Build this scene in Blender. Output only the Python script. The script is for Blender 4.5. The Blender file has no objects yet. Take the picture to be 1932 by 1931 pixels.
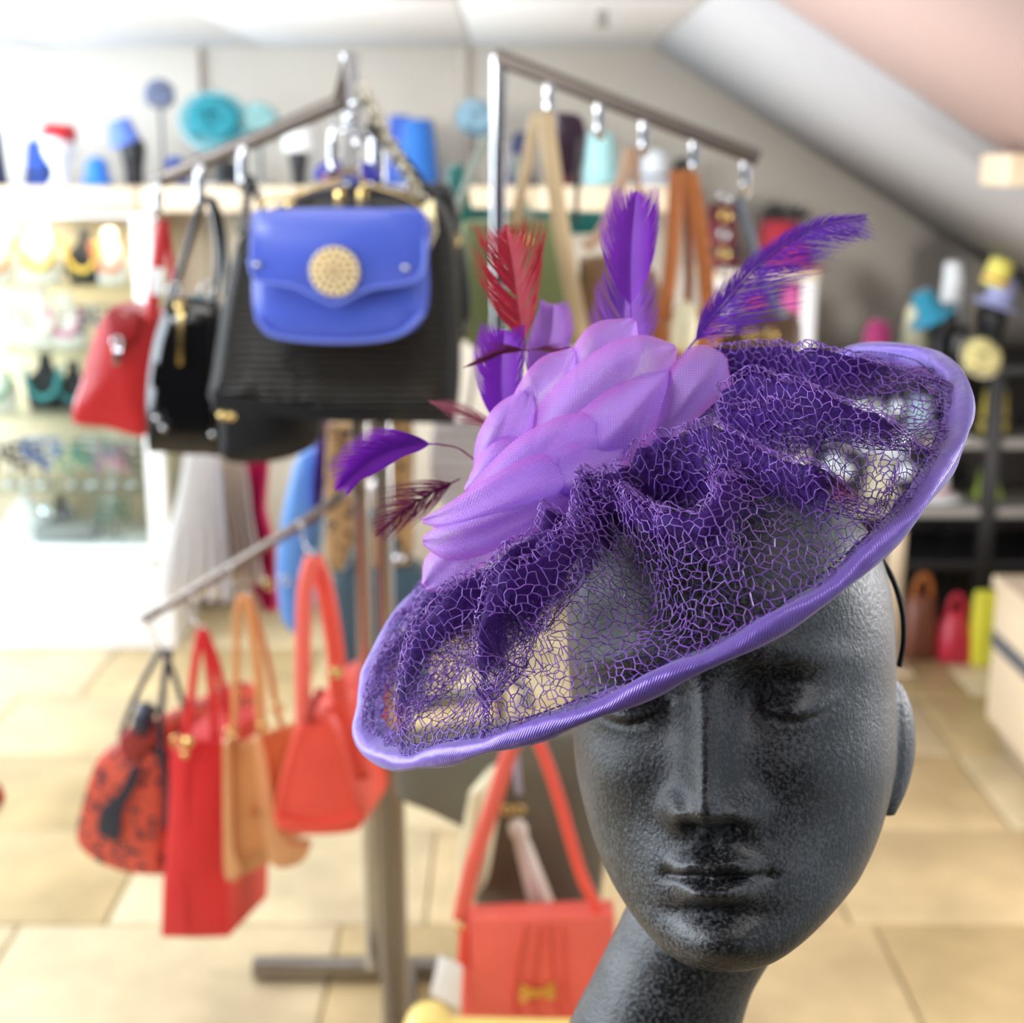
import bpy, math, random
import numpy as np
from mathutils import Vector, Matrix

C = bpy.context.scene.collection
sc = bpy.context.scene
rng = np.random.default_rng(7)
random.seed(7)

# ------------------------------------------------------------------ camera, light, exposure
F = 2700.0
CXY = 966.0
PITCH = math.radians(13.5)
CAM = np.array([0.0, 0.0, 1.40])
RIGHT = np.array([1.0, 0, 0])
FWD = np.array([0, math.cos(PITCH), -math.sin(PITCH)])
UP = np.array([0, math.sin(PITCH), math.cos(PITCH)])

cam_d = bpy.data.cameras.new('camera')
cam = bpy.data.objects.new('camera', cam_d)
C.objects.link(cam)
cam.location = CAM
cam.rotation_euler = (math.pi / 2 - PITCH, 0, 0)
cam_d.sensor_width = 36
cam_d.lens = F / 1932 * 36
cam_d.clip_start = 0.02
cam_d.dof.use_dof = True
cam_d.dof.focus_distance = 0.515
cam_d.dof.aperture_fstop = 9.2
sc.camera = cam

sc.cycles.transparent_max_bounces = 32
sc.view_settings.view_transform = 'Standard'
sc.view_settings.look = 'None'
sc.view_settings.exposure = -0.10
sc.view_settings.gamma = 1.0
sc.view_settings.use_curve_mapping = False

w = bpy.data.worlds.new('daylight')
sc.world = w
w.use_nodes = True
bg = w.node_tree.nodes['Background']
bg.inputs[0].default_value = (0.80, 0.90, 1.0, 1)
bg.inputs[1].default_value = 1.0


def lamp(name, kind, loc, target, energy, color=(1, 1, 1), size=1.0, size_y=None, angle=None):
    d = bpy.data.lights.new(name, kind)
    d.energy = energy
    d.color = color
    if kind == 'AREA':
        d.size = size
        if size_y:
            d.shape = 'RECTANGLE'
            d.size_y = size_y
    if kind == 'SPOT':
        d.shadow_soft_size = size
        d.spot_size = angle
        d.spot_blend = 0.4
    if kind == 'SUN':
        d.angle = angle
    if kind == 'POINT':
        d.shadow_soft_size = size
    o = bpy.data.objects.new(name, d)
    C.objects.link(o)
    o.location = loc
    v = Vector(target) - Vector(loc)
    o.rotation_euler = v.to_track_quat('-Z', 'Y').to_euler()
    return o


# daylight through the big window in the left wall, beside the far display
lamp('window_light_far', 'AREA', (-2.45, 3.2, 1.42), (-0.9, 3.7, 1.25), 100, (0.80, 0.91, 1.0), 1.7, 1.2)
# daylight through the shop front on the left, beside the head and the rack
lamp('window_light_left', 'AREA', (-2.45, 0.95, 1.38), (0.1, 0.9, 1.1), 72, (0.80, 0.90, 1.0), 1.9, 1.1)
# roof window on the right of the hat
lamp('roof_window_right', 'AREA', (1.92, 1.75, 1.32), (0.3, 0.62, 1.12), 18, (0.97, 0.98, 1.0), 0.35, 0.35)
lamp('fill_lamp_left', 'AREA', (-0.85, 0.45, 1.72), (0.1, 0.60, 1.22), 19, (0.86, 0.93, 1.0), 0.45, 0.45)  # unseen fill lamp added to brighten the petals and the left cheek
# shop lamp in the ceiling above the hat
lamp('ceiling_lamp_near', 'AREA', (0.34, 0.40, 1.78), (0.30, 0.50, 1.2), 6, (1.0, 0.97, 0.95), 0.30, 0.30)
# shop lamp in the ceiling over the rack
lamp('ceiling_lamp_rack', 'AREA', (-0.45, 1.25, 1.78), (-0.45, 1.8, 0.9), 7, (1.0, 0.98, 0.96), 0.8, 0.5)
lamp('wall_fill_right', 'AREA', (-0.55, 2.70, 1.77), (1.3, 4.3, 1.0), 36, (1.0, 0.95, 0.89), 0.8, 0.6)  # unseen lamp added to lift the right part of the back wall


# unseen fill lamp added low on the right to brighten the back wall
lamp('low_fill_right', 'AREA', (1.90, 1.60, 0.74), (0.8, 4.5, 1.05), 26, (1.0, 0.97, 0.93), 0.7, 0.5)


def D(px, py, zc):
    """world point seen at pixel (px, py), zc metres along the optical axis"""
    return CAM + RIGHT * ((px - CXY) / F * zc) + UP * ((CXY - py) / F * zc) + FWD * zc


def P(px, py, Y):
    """world point seen at pixel (px, py) on the vertical plane y = Y"""
    d = RIGHT * ((px - CXY) / F) + UP * ((CXY - py) / F) + FWD
    return CAM + d * (Y / d[1])


def G(px, py, z=0.0):
    d = RIGHT * ((px - CXY) / F) + UP * ((CXY - py) / F) + FWD
    return CAM + d * ((z - CAM[2]) / d[2])


def project(p):
    q = np.asarray(p) - CAM
    z = q @ FWD
    return np.stack([CXY + F * (q @ RIGHT) / z, CXY - F * (q @ UP) / z, z], -1)


# ------------------------------------------------------------------ materials
def S(r, g, b):
    def l(c):
        c /= 255.0
        return c / 12.92 if c <= 0.04045 else ((c + 0.055) / 1.055) ** 2.4
    return (l(r), l(g), l(b), 1.0)


_M = {}


def mat(name, col, rough=0.5, metal=0.0, spec=0.5, var=0.0, vscale=20.0, bump=0.0, bscale=60.0,
        sheen=0.0, trans=0.0, alpha=1.0, coat=0.0, col2=None, kind='noise', emit=0.0):
    if name in _M:
        return _M[name]
    m = bpy.data.materials.new(name)
    m.use_nodes = True
    nt = m.node_tree
    b = nt.nodes['Principled BSDF']
    b.inputs['Base Color'].default_value = col
    b.inputs['Roughness'].default_value = rough
    b.inputs['Metallic'].default_value = metal
    b.inputs['Specular IOR Level'].default_value = spec
    b.inputs['Sheen Weight'].default_value = sheen
    b.inputs['Coat Weight'].default_value = coat
    b.inputs['Transmission Weight'].default_value = trans
    b.inputs['Alpha'].default_value = alpha
    if emit:
        b.inputs['Emission Color'].default_value = col
        b.inputs['Emission Strength'].default_value = emit
    tc = nt.nodes.new('ShaderNodeTexCoord')

    def tex(k, s):
        if k == 'voronoi':
            t = nt.nodes.new('ShaderNodeTexVoronoi')
            t.inputs['Scale'].default_value = s
            nt.links.new(tc.outputs['Object'], t.inputs['Vector'])
            return t.outputs['Distance'], t
        if k == 'wave':
            t = nt.nodes.new('ShaderNodeTexWave')
            t.inputs['Scale'].default_value = s
            t.inputs['Distortion'].default_value = 1.5
            t.bands_direction = 'Z'
            nt.links.new(tc.outputs['Object'], t.inputs['Vector'])
            return t.outputs['Fac'], t
        t = nt.nodes.new('ShaderNodeTexNoise')
        t.inputs['Scale'].default_value = s
        t.inputs['Detail'].default_value = 5
        nt.links.new(tc.outputs['Object'], t.inputs['Vector'])
        return t.outputs['Fac'], t
    if var or col2:
        o, _ = tex(kind if col2 else 'noise', vscale)
        mx = nt.nodes.new('ShaderNodeMix')
        mx.data_type = 'RGBA'
        r = nt.nodes.new('ShaderNodeValToRGB')
        if col2:
            r.color_ramp.elements[0].position = 0.30
            r.color_ramp.elements[1].position = 0.42
            c2 = col2
            if kind == 'noise':
                r.color_ramp.elements[0].position = 0.42
                r.color_ramp.elements[1].position = 0.58
        else:
            r.color_ramp.elements[0].position = 0.3
            r.color_ramp.elements[1].position = 0.7
            c2 = tuple(min(1, c * (1 + var)) for c in col[:3]) + (1,)
        nt.links.new(o, r.inputs['Fac'])
        nt.links.new(r.outputs['Color'], mx.inputs['Factor'])
        mx.inputs['A'].default_value = tuple(c * (1 - var) for c in col[:3]) + (1,) if not col2 else c2
        mx.inputs['B'].default_value = c2 if not col2 else col
        nt.links.new(mx.outputs['Result'], b.inputs['Base Color'])
    if bump:
        o, _ = tex(kind if kind != 'noise' and not col2 else 'noise', bscale)
        bp = nt.nodes.new('ShaderNodeBump')
        bp.inputs['Strength'].default_value = bump
        bp.inputs['Distance'].default_value = 0.002
        nt.links.new(o, bp.inputs['Height'])
        nt.links.new(bp.outputs['Normal'], b.inputs['Normal'])
    _M[name] = m
    return m


# ------------------------------------------------------------------ mesh helpers
class MB:
    def __init__(self):
        self.V, self.Fc, self.n = [], [], 0

    def add(self, V, Fs):
        V = np.asarray(V, float).reshape(-1, 3)
        if not isinstance(Fs, (list, tuple)) or (len(Fs) and not isinstance(Fs[0], np.ndarray)):
            if isinstance(Fs, np.ndarray):
                Fs = [Fs]
            else:
                Fs = [np.array([f]) for f in Fs]
        for f in Fs:
            f = np.asarray(f, dtype=np.int64)
            if f.size:
                self.Fc.append(f + self.n)
        self.V.append(V)
        self.n += len(V)
        return self

    def xform(self, fn):
        self.V = [fn(v) for v in self.V]
        return self

    def mesh(self, name, mt, off, smooth=True):
        V = np.concatenate(self.V) - off
        me = bpy.data.meshes.new(name)
        me.vertices.add(len(V))
        me.vertices.foreach_set('co', V.astype(np.float32).ravel())
        loops = np.concatenate([f.ravel() for f in self.Fc])
        tot = np.concatenate([np.full(len(f), f.shape[1]) for f in self.Fc])
        start = np.concatenate([[0], np.cumsum(tot)[:-1]])
        me.loops.add(len(loops))
        me.loops.foreach_set('vertex_index', loops.astype(np.int32))
        me.polygons.add(len(tot))
        me.polygons.foreach_set('loop_start', start.astype(np.int32))
        if smooth:
            me.polygons.foreach_set('use_smooth', np.ones(len(tot), bool))
        me.update(calc_edges=True)
        me.materials.append(mt)
        return me


def origin(o):
    p = np.zeros(3)
    while o is not None:
        p = p + np.array(o.location)
        o = o.parent
    return p


def obj(name, mb, mt, parent=None, smooth=True, label=None, kind=None, loc=None, angle=None):
    """link ONE mesh object; vertices are given in world space"""
    if parent is not None and loc is None:
        loc = origin(parent)
    if loc is None:
        Vs = np.concatenate(mb.V)
        loc = np.array([(Vs[:, 0].min() + Vs[:, 0].max()) / 2, (Vs[:, 1].min() + Vs[:, 1].max()) / 2, Vs[:, 2].min()])
    me = mb.mesh(name, mt, np.asarray(loc, float), smooth)
    if angle is not None:
        me.set_sharp_from_angle(angle=math.radians(angle))
    o = bpy.data.objects.new(name, me)
    C.objects.link(o)
    if parent is not None:
        o.parent = parent
        o.location = np.asarray(loc, float) - origin(parent)
    else:
        o.location = loc
    if label:
        o['label'] = label
    if kind:
        o['kind'] = kind
    return o


def thing(name, label, cat, loc, group=None):
    o = bpy.data.objects.new(name, None)
    C.objects.link(o)
    o.location = loc
    o.empty_display_size = 0.05
    o['label'] = label
    o['category'] = cat
    if group:
        o['group'] = group
    return o


def tag(o, label, cat, group=None):
    o['label'] = label
    o['category'] = cat
    if group:
        o['group'] = group
    return o


def struct(name, mb, mt, parent=None, smooth=False):
    o = obj(name, mb, mt, parent, smooth)
    if parent is None:
        o['kind'] = 'structure'
    return o


def box(mb, lo, hi, bev=0.0, rot=0.0, ctr=None):
    lo, hi = np.minimum(lo, hi), np.maximum(lo, hi)
    if bev <= 0:
        x0, y0, z0 = lo
        x1, y1, z1 = hi
        V = np.array([[x0, y0, z0], [x1, y0, z0], [x1, y1, z0], [x0, y1, z0], [x0, y0, z1], [x1, y0, z1], [x1, y1, z1], [x0, y1, z1]])
        Fq = np.array([[0, 3, 2, 1], [4, 5, 6, 7], [0, 1, 5, 4], [1, 2, 6, 5], [2, 3, 7, 6], [3, 0, 4, 7]])
    else:
        b = min(bev, *( (hi - lo) / 2.001))
        c = (lo + hi) / 2
        h = (hi - lo) / 2
        secs = []
        for z, ins in ((-h[2], b), (-h[2] + b * .3, b * .3), (-h[2] + b, 0), (h[2] - b, 0), (h[2] - b * .3, b * .3), (h[2], b)):
            hx, hy = h[0] - ins, h[1] - ins
            bb = max(b - ins, b * .25)
            ring = []
            for sx, sy, a0 in ((1, 1, 0), (-1, 1, 90), (-1, -1, 180), (1, -1, 270)):
                for da in (0, 45, 90):
                    a = math.radians(a0 + da)
                    ring.append([sx * (hx - bb) + bb * math.cos(a), sy * (hy - bb) + bb * math.sin(a), z])
            secs.append(ring)
        V = np.array(secs).reshape(-1, 3) + c
        n, m = 6, 12
        Fq = [grid_faces(n, m, True), np.array([list(range(m))[::-1]]), np.array([[(n - 1) * m + i for i in range(m)]])]
    if rot:
        cc = (lo + hi) / 2 if ctr is None else np.asarray(ctr, float)
        cs, sn = math.cos(rot), math.sin(rot)
        d = V - cc
        V = np.stack([d[:, 0] * cs - d[:, 1] * sn, d[:, 0] * sn + d[:, 1] * cs, d[:, 2]], 1) + cc
    mb.add(V, Fq)
    return mb


def grid_faces(n, m, wrap=False):
    i = np.arange(n - 1)[:, None]
    j = np.arange(m if wrap else m - 1)[None]
    a = i * m + j
    b = i * m + (j + 1) % m
    return np.stack([a, b, b + m, a + m], -1).reshape(-1, 4)


def spline(pts, n):
    """Catmull-Rom through pts (k,d) -> (n,d)"""
    p = np.asarray(pts, float)
    if p.ndim == 1:
        p = p[:, None]
    k = len(p)
    if k == 2:
        t = np.linspace(0, 1, n)[:, None]
        return p[0] * (1 - t) + p[1] * t
    q = np.concatenate([[2 * p[0] - p[1]], p, [2 * p[-1] - p[-2]]])
    t = np.linspace(0, k - 1, n)
    i = np.minimum(t.astype(int), k - 2)
    f = (t - i)[:, None]
    a, b, c, d = q[i], q[i + 1], q[i + 2], q[i + 3]
    return 0.5 * (2 * b + (c - a) * f + (2 * a - 5 * b + 4 * c - d) * f ** 2 + (3 * b - a - 3 * c + d) * f ** 3)


def frames(p, closed=False, up=None):
    t = np.gradient(p, axis=0)
    if closed:
        t = np.roll(p, -1, 0) - np.roll(p, 1, 0)
    t /= np.linalg.norm(t, axis=1)[:, None] + 1e-12
    nrm = np.zeros_like(p)
    a = np.array(up if up is not None else (0.3, 0.2, 0.9))
    if up is not None:
        nrm = a - (t @ a)[:, None] * t
        nrm /= np.linalg.norm(nrm, axis=1)[:, None] + 1e-9
    else:
        v = a - (t[0] @ a) * t[0]
        for i in range(len(p)):
            v = v - (t[i] @ v) * t[i]
            v /= np.linalg.norm(v) + 1e-9
            nrm[i] = v
    return t, nrm, np.cross(t, nrm)


def sweep(mb, pts, sec, n=None, closed=False, up=None, scale=None, caps=True):
    """sweep closed section sec (m,2) [along normal, binormal] along pts"""
    p = np.asarray(pts, float)
    if n:
        p = spline(p, n)
    t, a, b = frames(p, closed, up)
    sec = np.asarray(sec, float)
    s = np.ones(len(p)) if scale is None else np.interp(np.linspace(0, 1, len(p)), np.linspace(0, 1, len(scale)), scale)
    V = p[:, None] + s[:, None, None] * (sec[None, :, 0, None] * a[:, None] + sec[None, :, 1, None] * b[:, None])
    m = len(sec)
    N = len(p)
    V = V.reshape(-1, 3)
    Fq = [grid_faces(N, m, True)]
    if closed:
        j = np.arange(m)
        k = (j + 1) % m
        Fq.append(np.stack([(N - 1) * m + j, (N - 1) * m + k, k, j], 1))
    elif caps:
        Fq.append(np.array([list(range(m))[::-1]]))
        Fq.append(np.array([[(N - 1) * m + i for i in range(m)]]))
    mb.add(V, Fq)
    return mb


def circ(r, m=8, ry=None, e=2.0):
    a = np.linspace(0, 2 * np.pi, m, endpoint=False)
    c, s = np.cos(a), np.sin(a)
    return np.stack([r * np.sign(c) * np.abs(c) ** (2 / e), (ry or r) * np.sign(s) * np.abs(s) ** (2 / e)], 1)


def tube(mb, pts, r, n=None, m=8, closed=False, scale=None):
    return sweep(mb, pts, circ(r, m), n, closed, None, scale)


def lathe(mb, prof, ctr, axis=(0, 0, 1), m=20, sx=1.0, sy=1.0):
    """prof: (k,2) radius, height"""
    pr = np.asarray(prof, float)
    ax = np.asarray(axis, float)
    ax /= np.linalg.norm(ax)
    h = np.array([1.0, 0, 0]) if abs(ax[0]) < 0.9 else np.array([0, 1.0, 0])
    e1 = np.cross(ax, np.cross(h, ax))
    e1 /= np.linalg.norm(e1)
    e2 = np.cross(ax, e1)
    a = np.linspace(0, 2 * np.pi, m, endpoint=False)
    V = np.asarray(ctr, float) + pr[:, None, 1, None] * ax + pr[:, None, 0, None] * (np.cos(a)[None, :, None] * e1 * sx + np.sin(a)[None, :, None] * e2 * sy)
    k = len(pr)
    Fq = [grid_faces(k, m, True), np.array([list(range(m))[::-1]]), np.array([[(k - 1) * m + i for i in range(m)]])]
    mb.add(V.reshape(-1, 3), Fq)
    return mb


def ball(mb, c, r, m=12, sz=1.0, sx=1.0, sy=1.0):
    t = np.linspace(-np.pi / 2 + .05, np.pi / 2 - .05, 9)
    return lathe(mb, np.stack([r * np.cos(t), r * sz * np.sin(t)], 1), c, m=m, sx=sx, sy=sy)


def torus(mb, c, R, r, axis=(0, 1, 0), m=18, k=6):
    ax = np.asarray(axis, float)
    ax /= np.linalg.norm(ax)
    h = np.array([0, 0, 1.0]) if abs(ax[2]) < 0.9 else np.array([1.0, 0, 0])
    e1 = np.cross(ax, np.cross(h, ax))
    e1 /= np.linalg.norm(e1)
    e2 = np.cross(ax, e1)
    a = np.linspace(0, 2 * np.pi, m, endpoint=False)[:, None]
    return sweep(mb, np.asarray(c) + R * (np.cos(a) * e1 + np.sin(a) * e2), circ(r, k), closed=True)


def loft(mb, secs, m=28):
    """secs: list of (cx,cy,cz, hx,hy, e, yaw) horizontal superellipse sections, bottom to top"""
    R = []
    for s in secs:
        cx, cy, cz, hx, hy, e = s[:6]
        yaw = s[6] if len(s) > 6 else 0
        q = circ(hx, m, hy, e)
        cs, sn = math.cos(yaw), math.sin(yaw)
        R.append(np.stack([cx + q[:, 0] * cs - q[:, 1] * sn, cy + q[:, 0] * sn + q[:, 1] * cs, np.full(m, cz)], 1))
    k = len(R)
    mb.add(np.array(R).reshape(-1, 3), [grid_faces(k, m, True), np.array([list(range(m))[::-1]]), np.array([[(k - 1) * m + i for i in range(m)]])])
    return mb


def plate(mb, outline, depth, bev=0.006, axis=None, puff=0.0):
    """outline: (k,3) world points (roughly planar, counter-clockwise seen from the front), pushed back by depth*axis with rounded rims"""
    o = np.asarray(outline, float)
    ax = np.array([0, 1.0, 0]) if axis is None else np.asarray(axis, float)
    c = o.mean(0)
    k = len(o)
    rings = []
    sz = np.linalg.norm(o - c, axis=1).mean()

    def inset(d):
        return c + (o - c) * (1 - d / sz)
    if puff:
        for f in (0.15, 0.4, 0.65, 0.85):
            rings.append(c + (o - c) * f - ax * puff * (1 - f ** 2))
    rings += [inset(bev), inset(bev * .3) + ax * bev * .3, o + ax * bev, o + ax * (depth - bev), inset(bev * .3) + ax * (depth - bev * .3), inset(bev) + ax * depth]
    if puff:
        for f in (0.85, 0.5, 0.2):
            rings.append(c + (o - c) * f + ax * (depth + puff * .5 * (1 - f ** 2)))
    n = len(rings)
    mb.add(np.array(rings).reshape(-1, 3), [grid_faces(n, k, True), np.array([list(range(k))[::-1]]), np.array([[(n - 1) * k + i for i in range(k)]])])
    return mb


def px_outline(pts, Y, n=None, closed=True):
    q = np.array([P(x, y, Y) for x, y in pts])
    if n:
        q = spline(np.concatenate([q, q[:1]]), n + 1)[:-1]
    return q


def strap_sec(w_, t_):
    return circ(w_ / 2, 8, t_ / 2, 4)


# ------------------------------------------------------------------ room shell
YB = 4.5
plaster = mat('wall_plaster', S(216, 209, 198), 0.85, var=0.03, vscale=3)
white_paint = mat('ceiling_paint', S(228, 234, 244), 0.8, var=0.02, vscale=2)
red_bounce_paint = mat('red_bounce_plaster', S(192, 166, 160), 0.8, var=0.03, vscale=2)  # pink tint paints in red light reflected onto the slope
grout = mat('grout', S(178, 158, 124), 0.8)
stone = [mat('stone_tile_%s' % k, c, 0.42, var=0.16, vscale=7, bump=0.15, bscale=30) for k, c in
         (('sand', S(198, 175, 134)), ('honey', S(188, 164, 120)), ('cream', S(204, 186, 150)))]

XL, XR = -2.6, 1.95
zc_top = P(500, 88, YB)[2]
s1, s2 = P(1190, 60, YB), P(1932, 550, YB)
slope_m = (s2[2] - s1[2]) / (s2[0] - s1[0])


def slope_z(x):
    return s1[2] + (x - s1[0]) * slope_m


x_meet = s1[0] + (zc_top - s1[2]) / slope_m

# floor: grout bed with stone tiles laid in staggered rows
mb = MB()
box(mb, (XL, -1.6, -0.06), (XR, YB + .1, -0.006))
floor = struct('floor', mb, grout)
tile_me = {}
y = 1.25
row = 0
while y < YB:
    x = XL + [0.0, -0.37, -0.16][row % 3]
    k = 0
    dy = 0.405
    while x < XR:
        wd = [0.61, 0.405, 0.405, 0.61, 0.405][(row * 2 + k) % 5]
        x0, x1 = max(x, XL) + .003, min(x + wd, XR) - .003
        y1 = min(y + dy, YB) - .003
        if x1 - x0 > .06:
            t = MB()
            lift = rng.uniform(0, .0012)
            box(t, (x0, y + .003, -0.008), (x1, y1, lift), bev=.004)
            obj('tile', t, stone[int(rng.integers(0, 3))], floor, smooth=False)
        x += wd
        k += 1
    y += dy
    row += 1

# walls
mb = MB()
zr = slope_z(XR)
poly = np.array([(XL, YB, 0), (XR, YB, 0), (XR, YB, zr), (x_meet, YB, zc_top), (XL, YB, zc_top)])
back = poly + np.array([0, 0.1, 0])
mb.add(np.concatenate([poly, back]), [np.array([[0, 1, 2, 3, 4]]), np.array([[9, 8, 7, 6, 5]])] + [np.array([[i, 5 + i, 5 + (i + 1) % 5, (i + 1) % 5]]) for i in range(5)])
struct('wall_back', mb, plaster)
mb = MB()   # left wall with two window openings
for (a, b, c, d) in ((-1.6, 0.0, 0, 2.0), (2.25, 2.35, 0, 2.0), (4.1, 4.6, 0, 2.0), (0.0, 2.25, 0, .75), (2.35, 4.1, 0, .75)):
    box(mb, (XL - .12, a, c), (XL, b, min(d, zc_top)))
struct('wall_left', mb, plaster)
mb = MB()
box(mb, (XR, 2.1, 0), (XR + .1, YB + .1, max(zr, .9)))  # begins late to leave an opening for the added low fill lamp
struct('wall_right', mb, plaster)
mb = MB()
box(mb, (XL, -1.7, 0), (XR, -1.6, 2.3))
struct('wall_rear', mb, mat('dark_wall_paint', S(58, 54, 52), .8))

# ceiling: flat boarded part, then the slope (a boxed soffit near the gable, raised plaster nearer)
mb = MB()
box(mb, (XL, -1.6, zc_top + .008), (x_meet, YB, zc_top + .06))
ceiling = struct('ceiling', mb, grout)
xs = np.arange(XL, x_meet, 0.62)
for i, x0 in enumerate(xs):
    for y0, y1 in ((3.3, YB), (2.1, 3.3), (0.9, 2.1)):
        t = MB()
        box(t, (x0 + .002, y0 + .002, zc_top - .001 * (i % 2)), (min(x0 + .62, x_meet) - .002, y1 - .002, zc_top + .012), bev=.002)
        obj('panel', t, white_paint, ceiling, smooth=False)


def slope_slab(name, y0, y1, raise_, mt, th=.05, xa=None, xb=XR):
    mb = MB()
    xa = x_meet if xa is None else xa
    V = []
    for yy in (y0, y1):
        for xx, dz in ((xa, 0), (xb, 0), (xb, th), (xa, th)):
            V.append((xx, yy, slope_z(xx) + raise_ + dz))
    V = np.array(V)
    mb.add(V, np.array([[0, 1, 2, 3], [7, 6, 5, 4], [0, 4, 5, 1], [1, 5, 6, 2], [2, 6, 7, 3], [3, 7, 4, 0]]))
    return struct(name, mb, mt)


slope_slab('ceiling_soffit', 3.08, YB, 0, mat('grey_paint', S(168, 168, 172), .8, var=.02, vscale=2), .09)
slope_slab('ceiling_slope', 1.9, 3.08, 0.05, red_bounce_paint)
# wooden wall strips that carry the shelving
strip = mat('wall_strip_paint', S(176, 168, 158), .6)
for k, (px, top) in enumerate(((380, 92), (874, 72))):
    a, b = P(px - 11, top, YB - .02), P(px + 11, 400, YB - .02)
    mb = MB()
    box(mb, (a[0], YB - .022, b[2] - .3), (b[0], YB, min(a[2], zc_top - .002)), bev=.004)
    struct('trim_%d' % (k + 1), mb, strip)

# ------------------------------------------------------------------ the display head
def cam2w(v):
    v = np.asarray(v, float)
    return v[..., 0, None] * RIGHT + v[..., 1, None] * UP + v[..., 2, None] * FWD


foam = mat('black_foam', S(62, 62, 66), 0.42, spec=0.65)
nt = foam.node_tree
bs = nt.nodes['Principled BSDF']
tco = nt.nodes.new('ShaderNodeTexCoord')
n1 = nt.nodes.new('ShaderNodeTexNoise'); n1.inputs['Scale'].default_value = 640; n1.inputs['Detail'].default_value = 3
n2 = nt.nodes.new('ShaderNodeTexNoise'); n2.inputs['Scale'].default_value = 38; n2.inputs['Detail'].default_value = 6
n3 = nt.nodes.new('ShaderNodeTexVoronoi'); n3.inputs['Scale'].default_value = 260
for n_ in (n1, n2, n3):
    nt.links.new(tco.outputs['Object'], n_.inputs['Vector'])
ad = nt.nodes.new('ShaderNodeMath'); ad.operation = 'MULTIPLY_ADD'; ad.inputs[1].default_value = 0.55
nt.links.new(n2.outputs['Fac'], ad.inputs[0]); nt.links.new(n1.outputs['Fac'], ad.inputs[2])
cr = nt.nodes.new('ShaderNodeValToRGB')
cr.color_ramp.elements[0].position = 0.72; cr.color_ramp.elements[0].color = S(15, 14, 16)
cr.color_ramp.elements[1].position = 0.93; cr.color_ramp.elements[1].color = S(76, 76, 80)
nt.links.new(ad.outputs[0], cr.inputs['Fac']); nt.links.new(cr.outputs['Color'], bs.inputs['Base Color'])
rr = nt.nodes.new('ShaderNodeMapRange'); rr.inputs['From Min'].default_value = .3; rr.inputs['From Max'].default_value = .7
rr.inputs['To Min'].default_value = .36; rr.inputs['To Max'].default_value = .58
nt.links.new(n1.outputs['Fac'], rr.inputs['Value']); nt.links.new(rr.outputs['Result'], bs.inputs['Roughness'])
b1 = nt.nodes.new('ShaderNodeBump'); b1.inputs['Strength'].default_value = .10; b1.inputs['Distance'].default_value = .0012
nt.links.new(n3.outputs['Distance'], b1.inputs['Height'])
b2 = nt.nodes.new('ShaderNodeBump'); b2.inputs['Strength'].default_value = .28; b2.inputs['Distance'].default_value = .0015
nt.links.new(n1.outputs['Fac'], b2.inputs['Height']); nt.links.new(b1.outputs['Normal'], b2.inputs['Normal'])
nt.links.new(b2.outputs['Normal'], bs.inputs['Normal'])

HZ = 0.112          # eye height in head space
HO = D(1380, 1314, 0.635)
tcv = (CAM - HO) / np.linalg.norm(CAM - HO)
hr = np.cross(UP, tcv); hr /= np.linalg.norm(hr)
hu = np.cross(tcv, hr)
YAW, ROLL, NOD = math.radians(6.5), math.radians(2.5), math.radians(2)


def rodr(v, ax, a):
    v = np.asarray(v); ax = np.asarray(ax)
    return v * math.cos(a) + np.cross(ax, v) * math.sin(a) + ax * (ax @ v) * (1 - math.cos(a))


fx, fy, fz = hr, -tcv, hu                     # head right(image), back, up
fx, fy = rodr(fx, fz, -YAW), rodr(fy, fz, -YAW)
fx, fz = rodr(fx, fy, ROLL * -1), rodr(fz, fy, ROLL * -1)
fy, fz = rodr(fy, fx, NOD), rodr(fz, fx, NOD)


def head_w(p):
    p = np.asarray(p, float)
    return HO + p[..., 0, None] * fx + p[..., 1, None] * fy + (p[..., 2, None] - HZ) * fz


T = np.array([  # z, half width, forward, backward, y of widest point
    (0.000, .0005, .0610, -.0600, -.0605), (0.0015, .012, .070, -.046, -.060), (0.006, .0225, .0765, -.026, -.054),
    (.016, .0350, .0800, .0, -.04), (.032, .0490, .0800, .025, -.022), (.050, .0595, .0800, .052, -.010),
    (.070, .0665, .0800, .076, .0), (.090, .0705, .0815, .089, .004), (.115, .0728, .0835, .097, .008),
    (.140, .0740, .0870, .100, .010), (.162, .0720, .0845, .097, .011), (.180, .0660, .0760, .088, .012),
    (.194, .0545, .0620, .073, .012), (.204, .0400, .0445, .055, .012), (.210, .0230, .024, .036, .012), (.2115, .0005, -.0115, .0125, .012)])
NZ, NA = 300, 360
TT = spline(T, NZ)
TT[:, 1] *= np.interp(TT[:, 0], [0, .08, .11, .2], [1, 1, .975, .97])
t_ = np.linspace(-np.pi, np.pi, NA, endpoint=False)
ang = t_ - 0.5 * np.sin(t_)
sa, ca = np.sin(ang), np.cos(ang)
ex = 2 / 2.15
z = np.repeat(TT[:, 0:1], NA, 1)
hx = TT[:, 1:2] * np.sign(sa) * np.abs(sa) ** ex
semi = np.where(ca > 0, TT[:, 2:3] + TT[:, 4:5], TT[:, 3:4] - TT[:, 4:5])
hy = TT[:, 4:5] - semi * np.sign(ca) * np.abs(ca) ** ex
X, Y, Z = hx, hy, z


def ga(x, s):
    return np.exp(-(x / s) ** 2)


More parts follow.
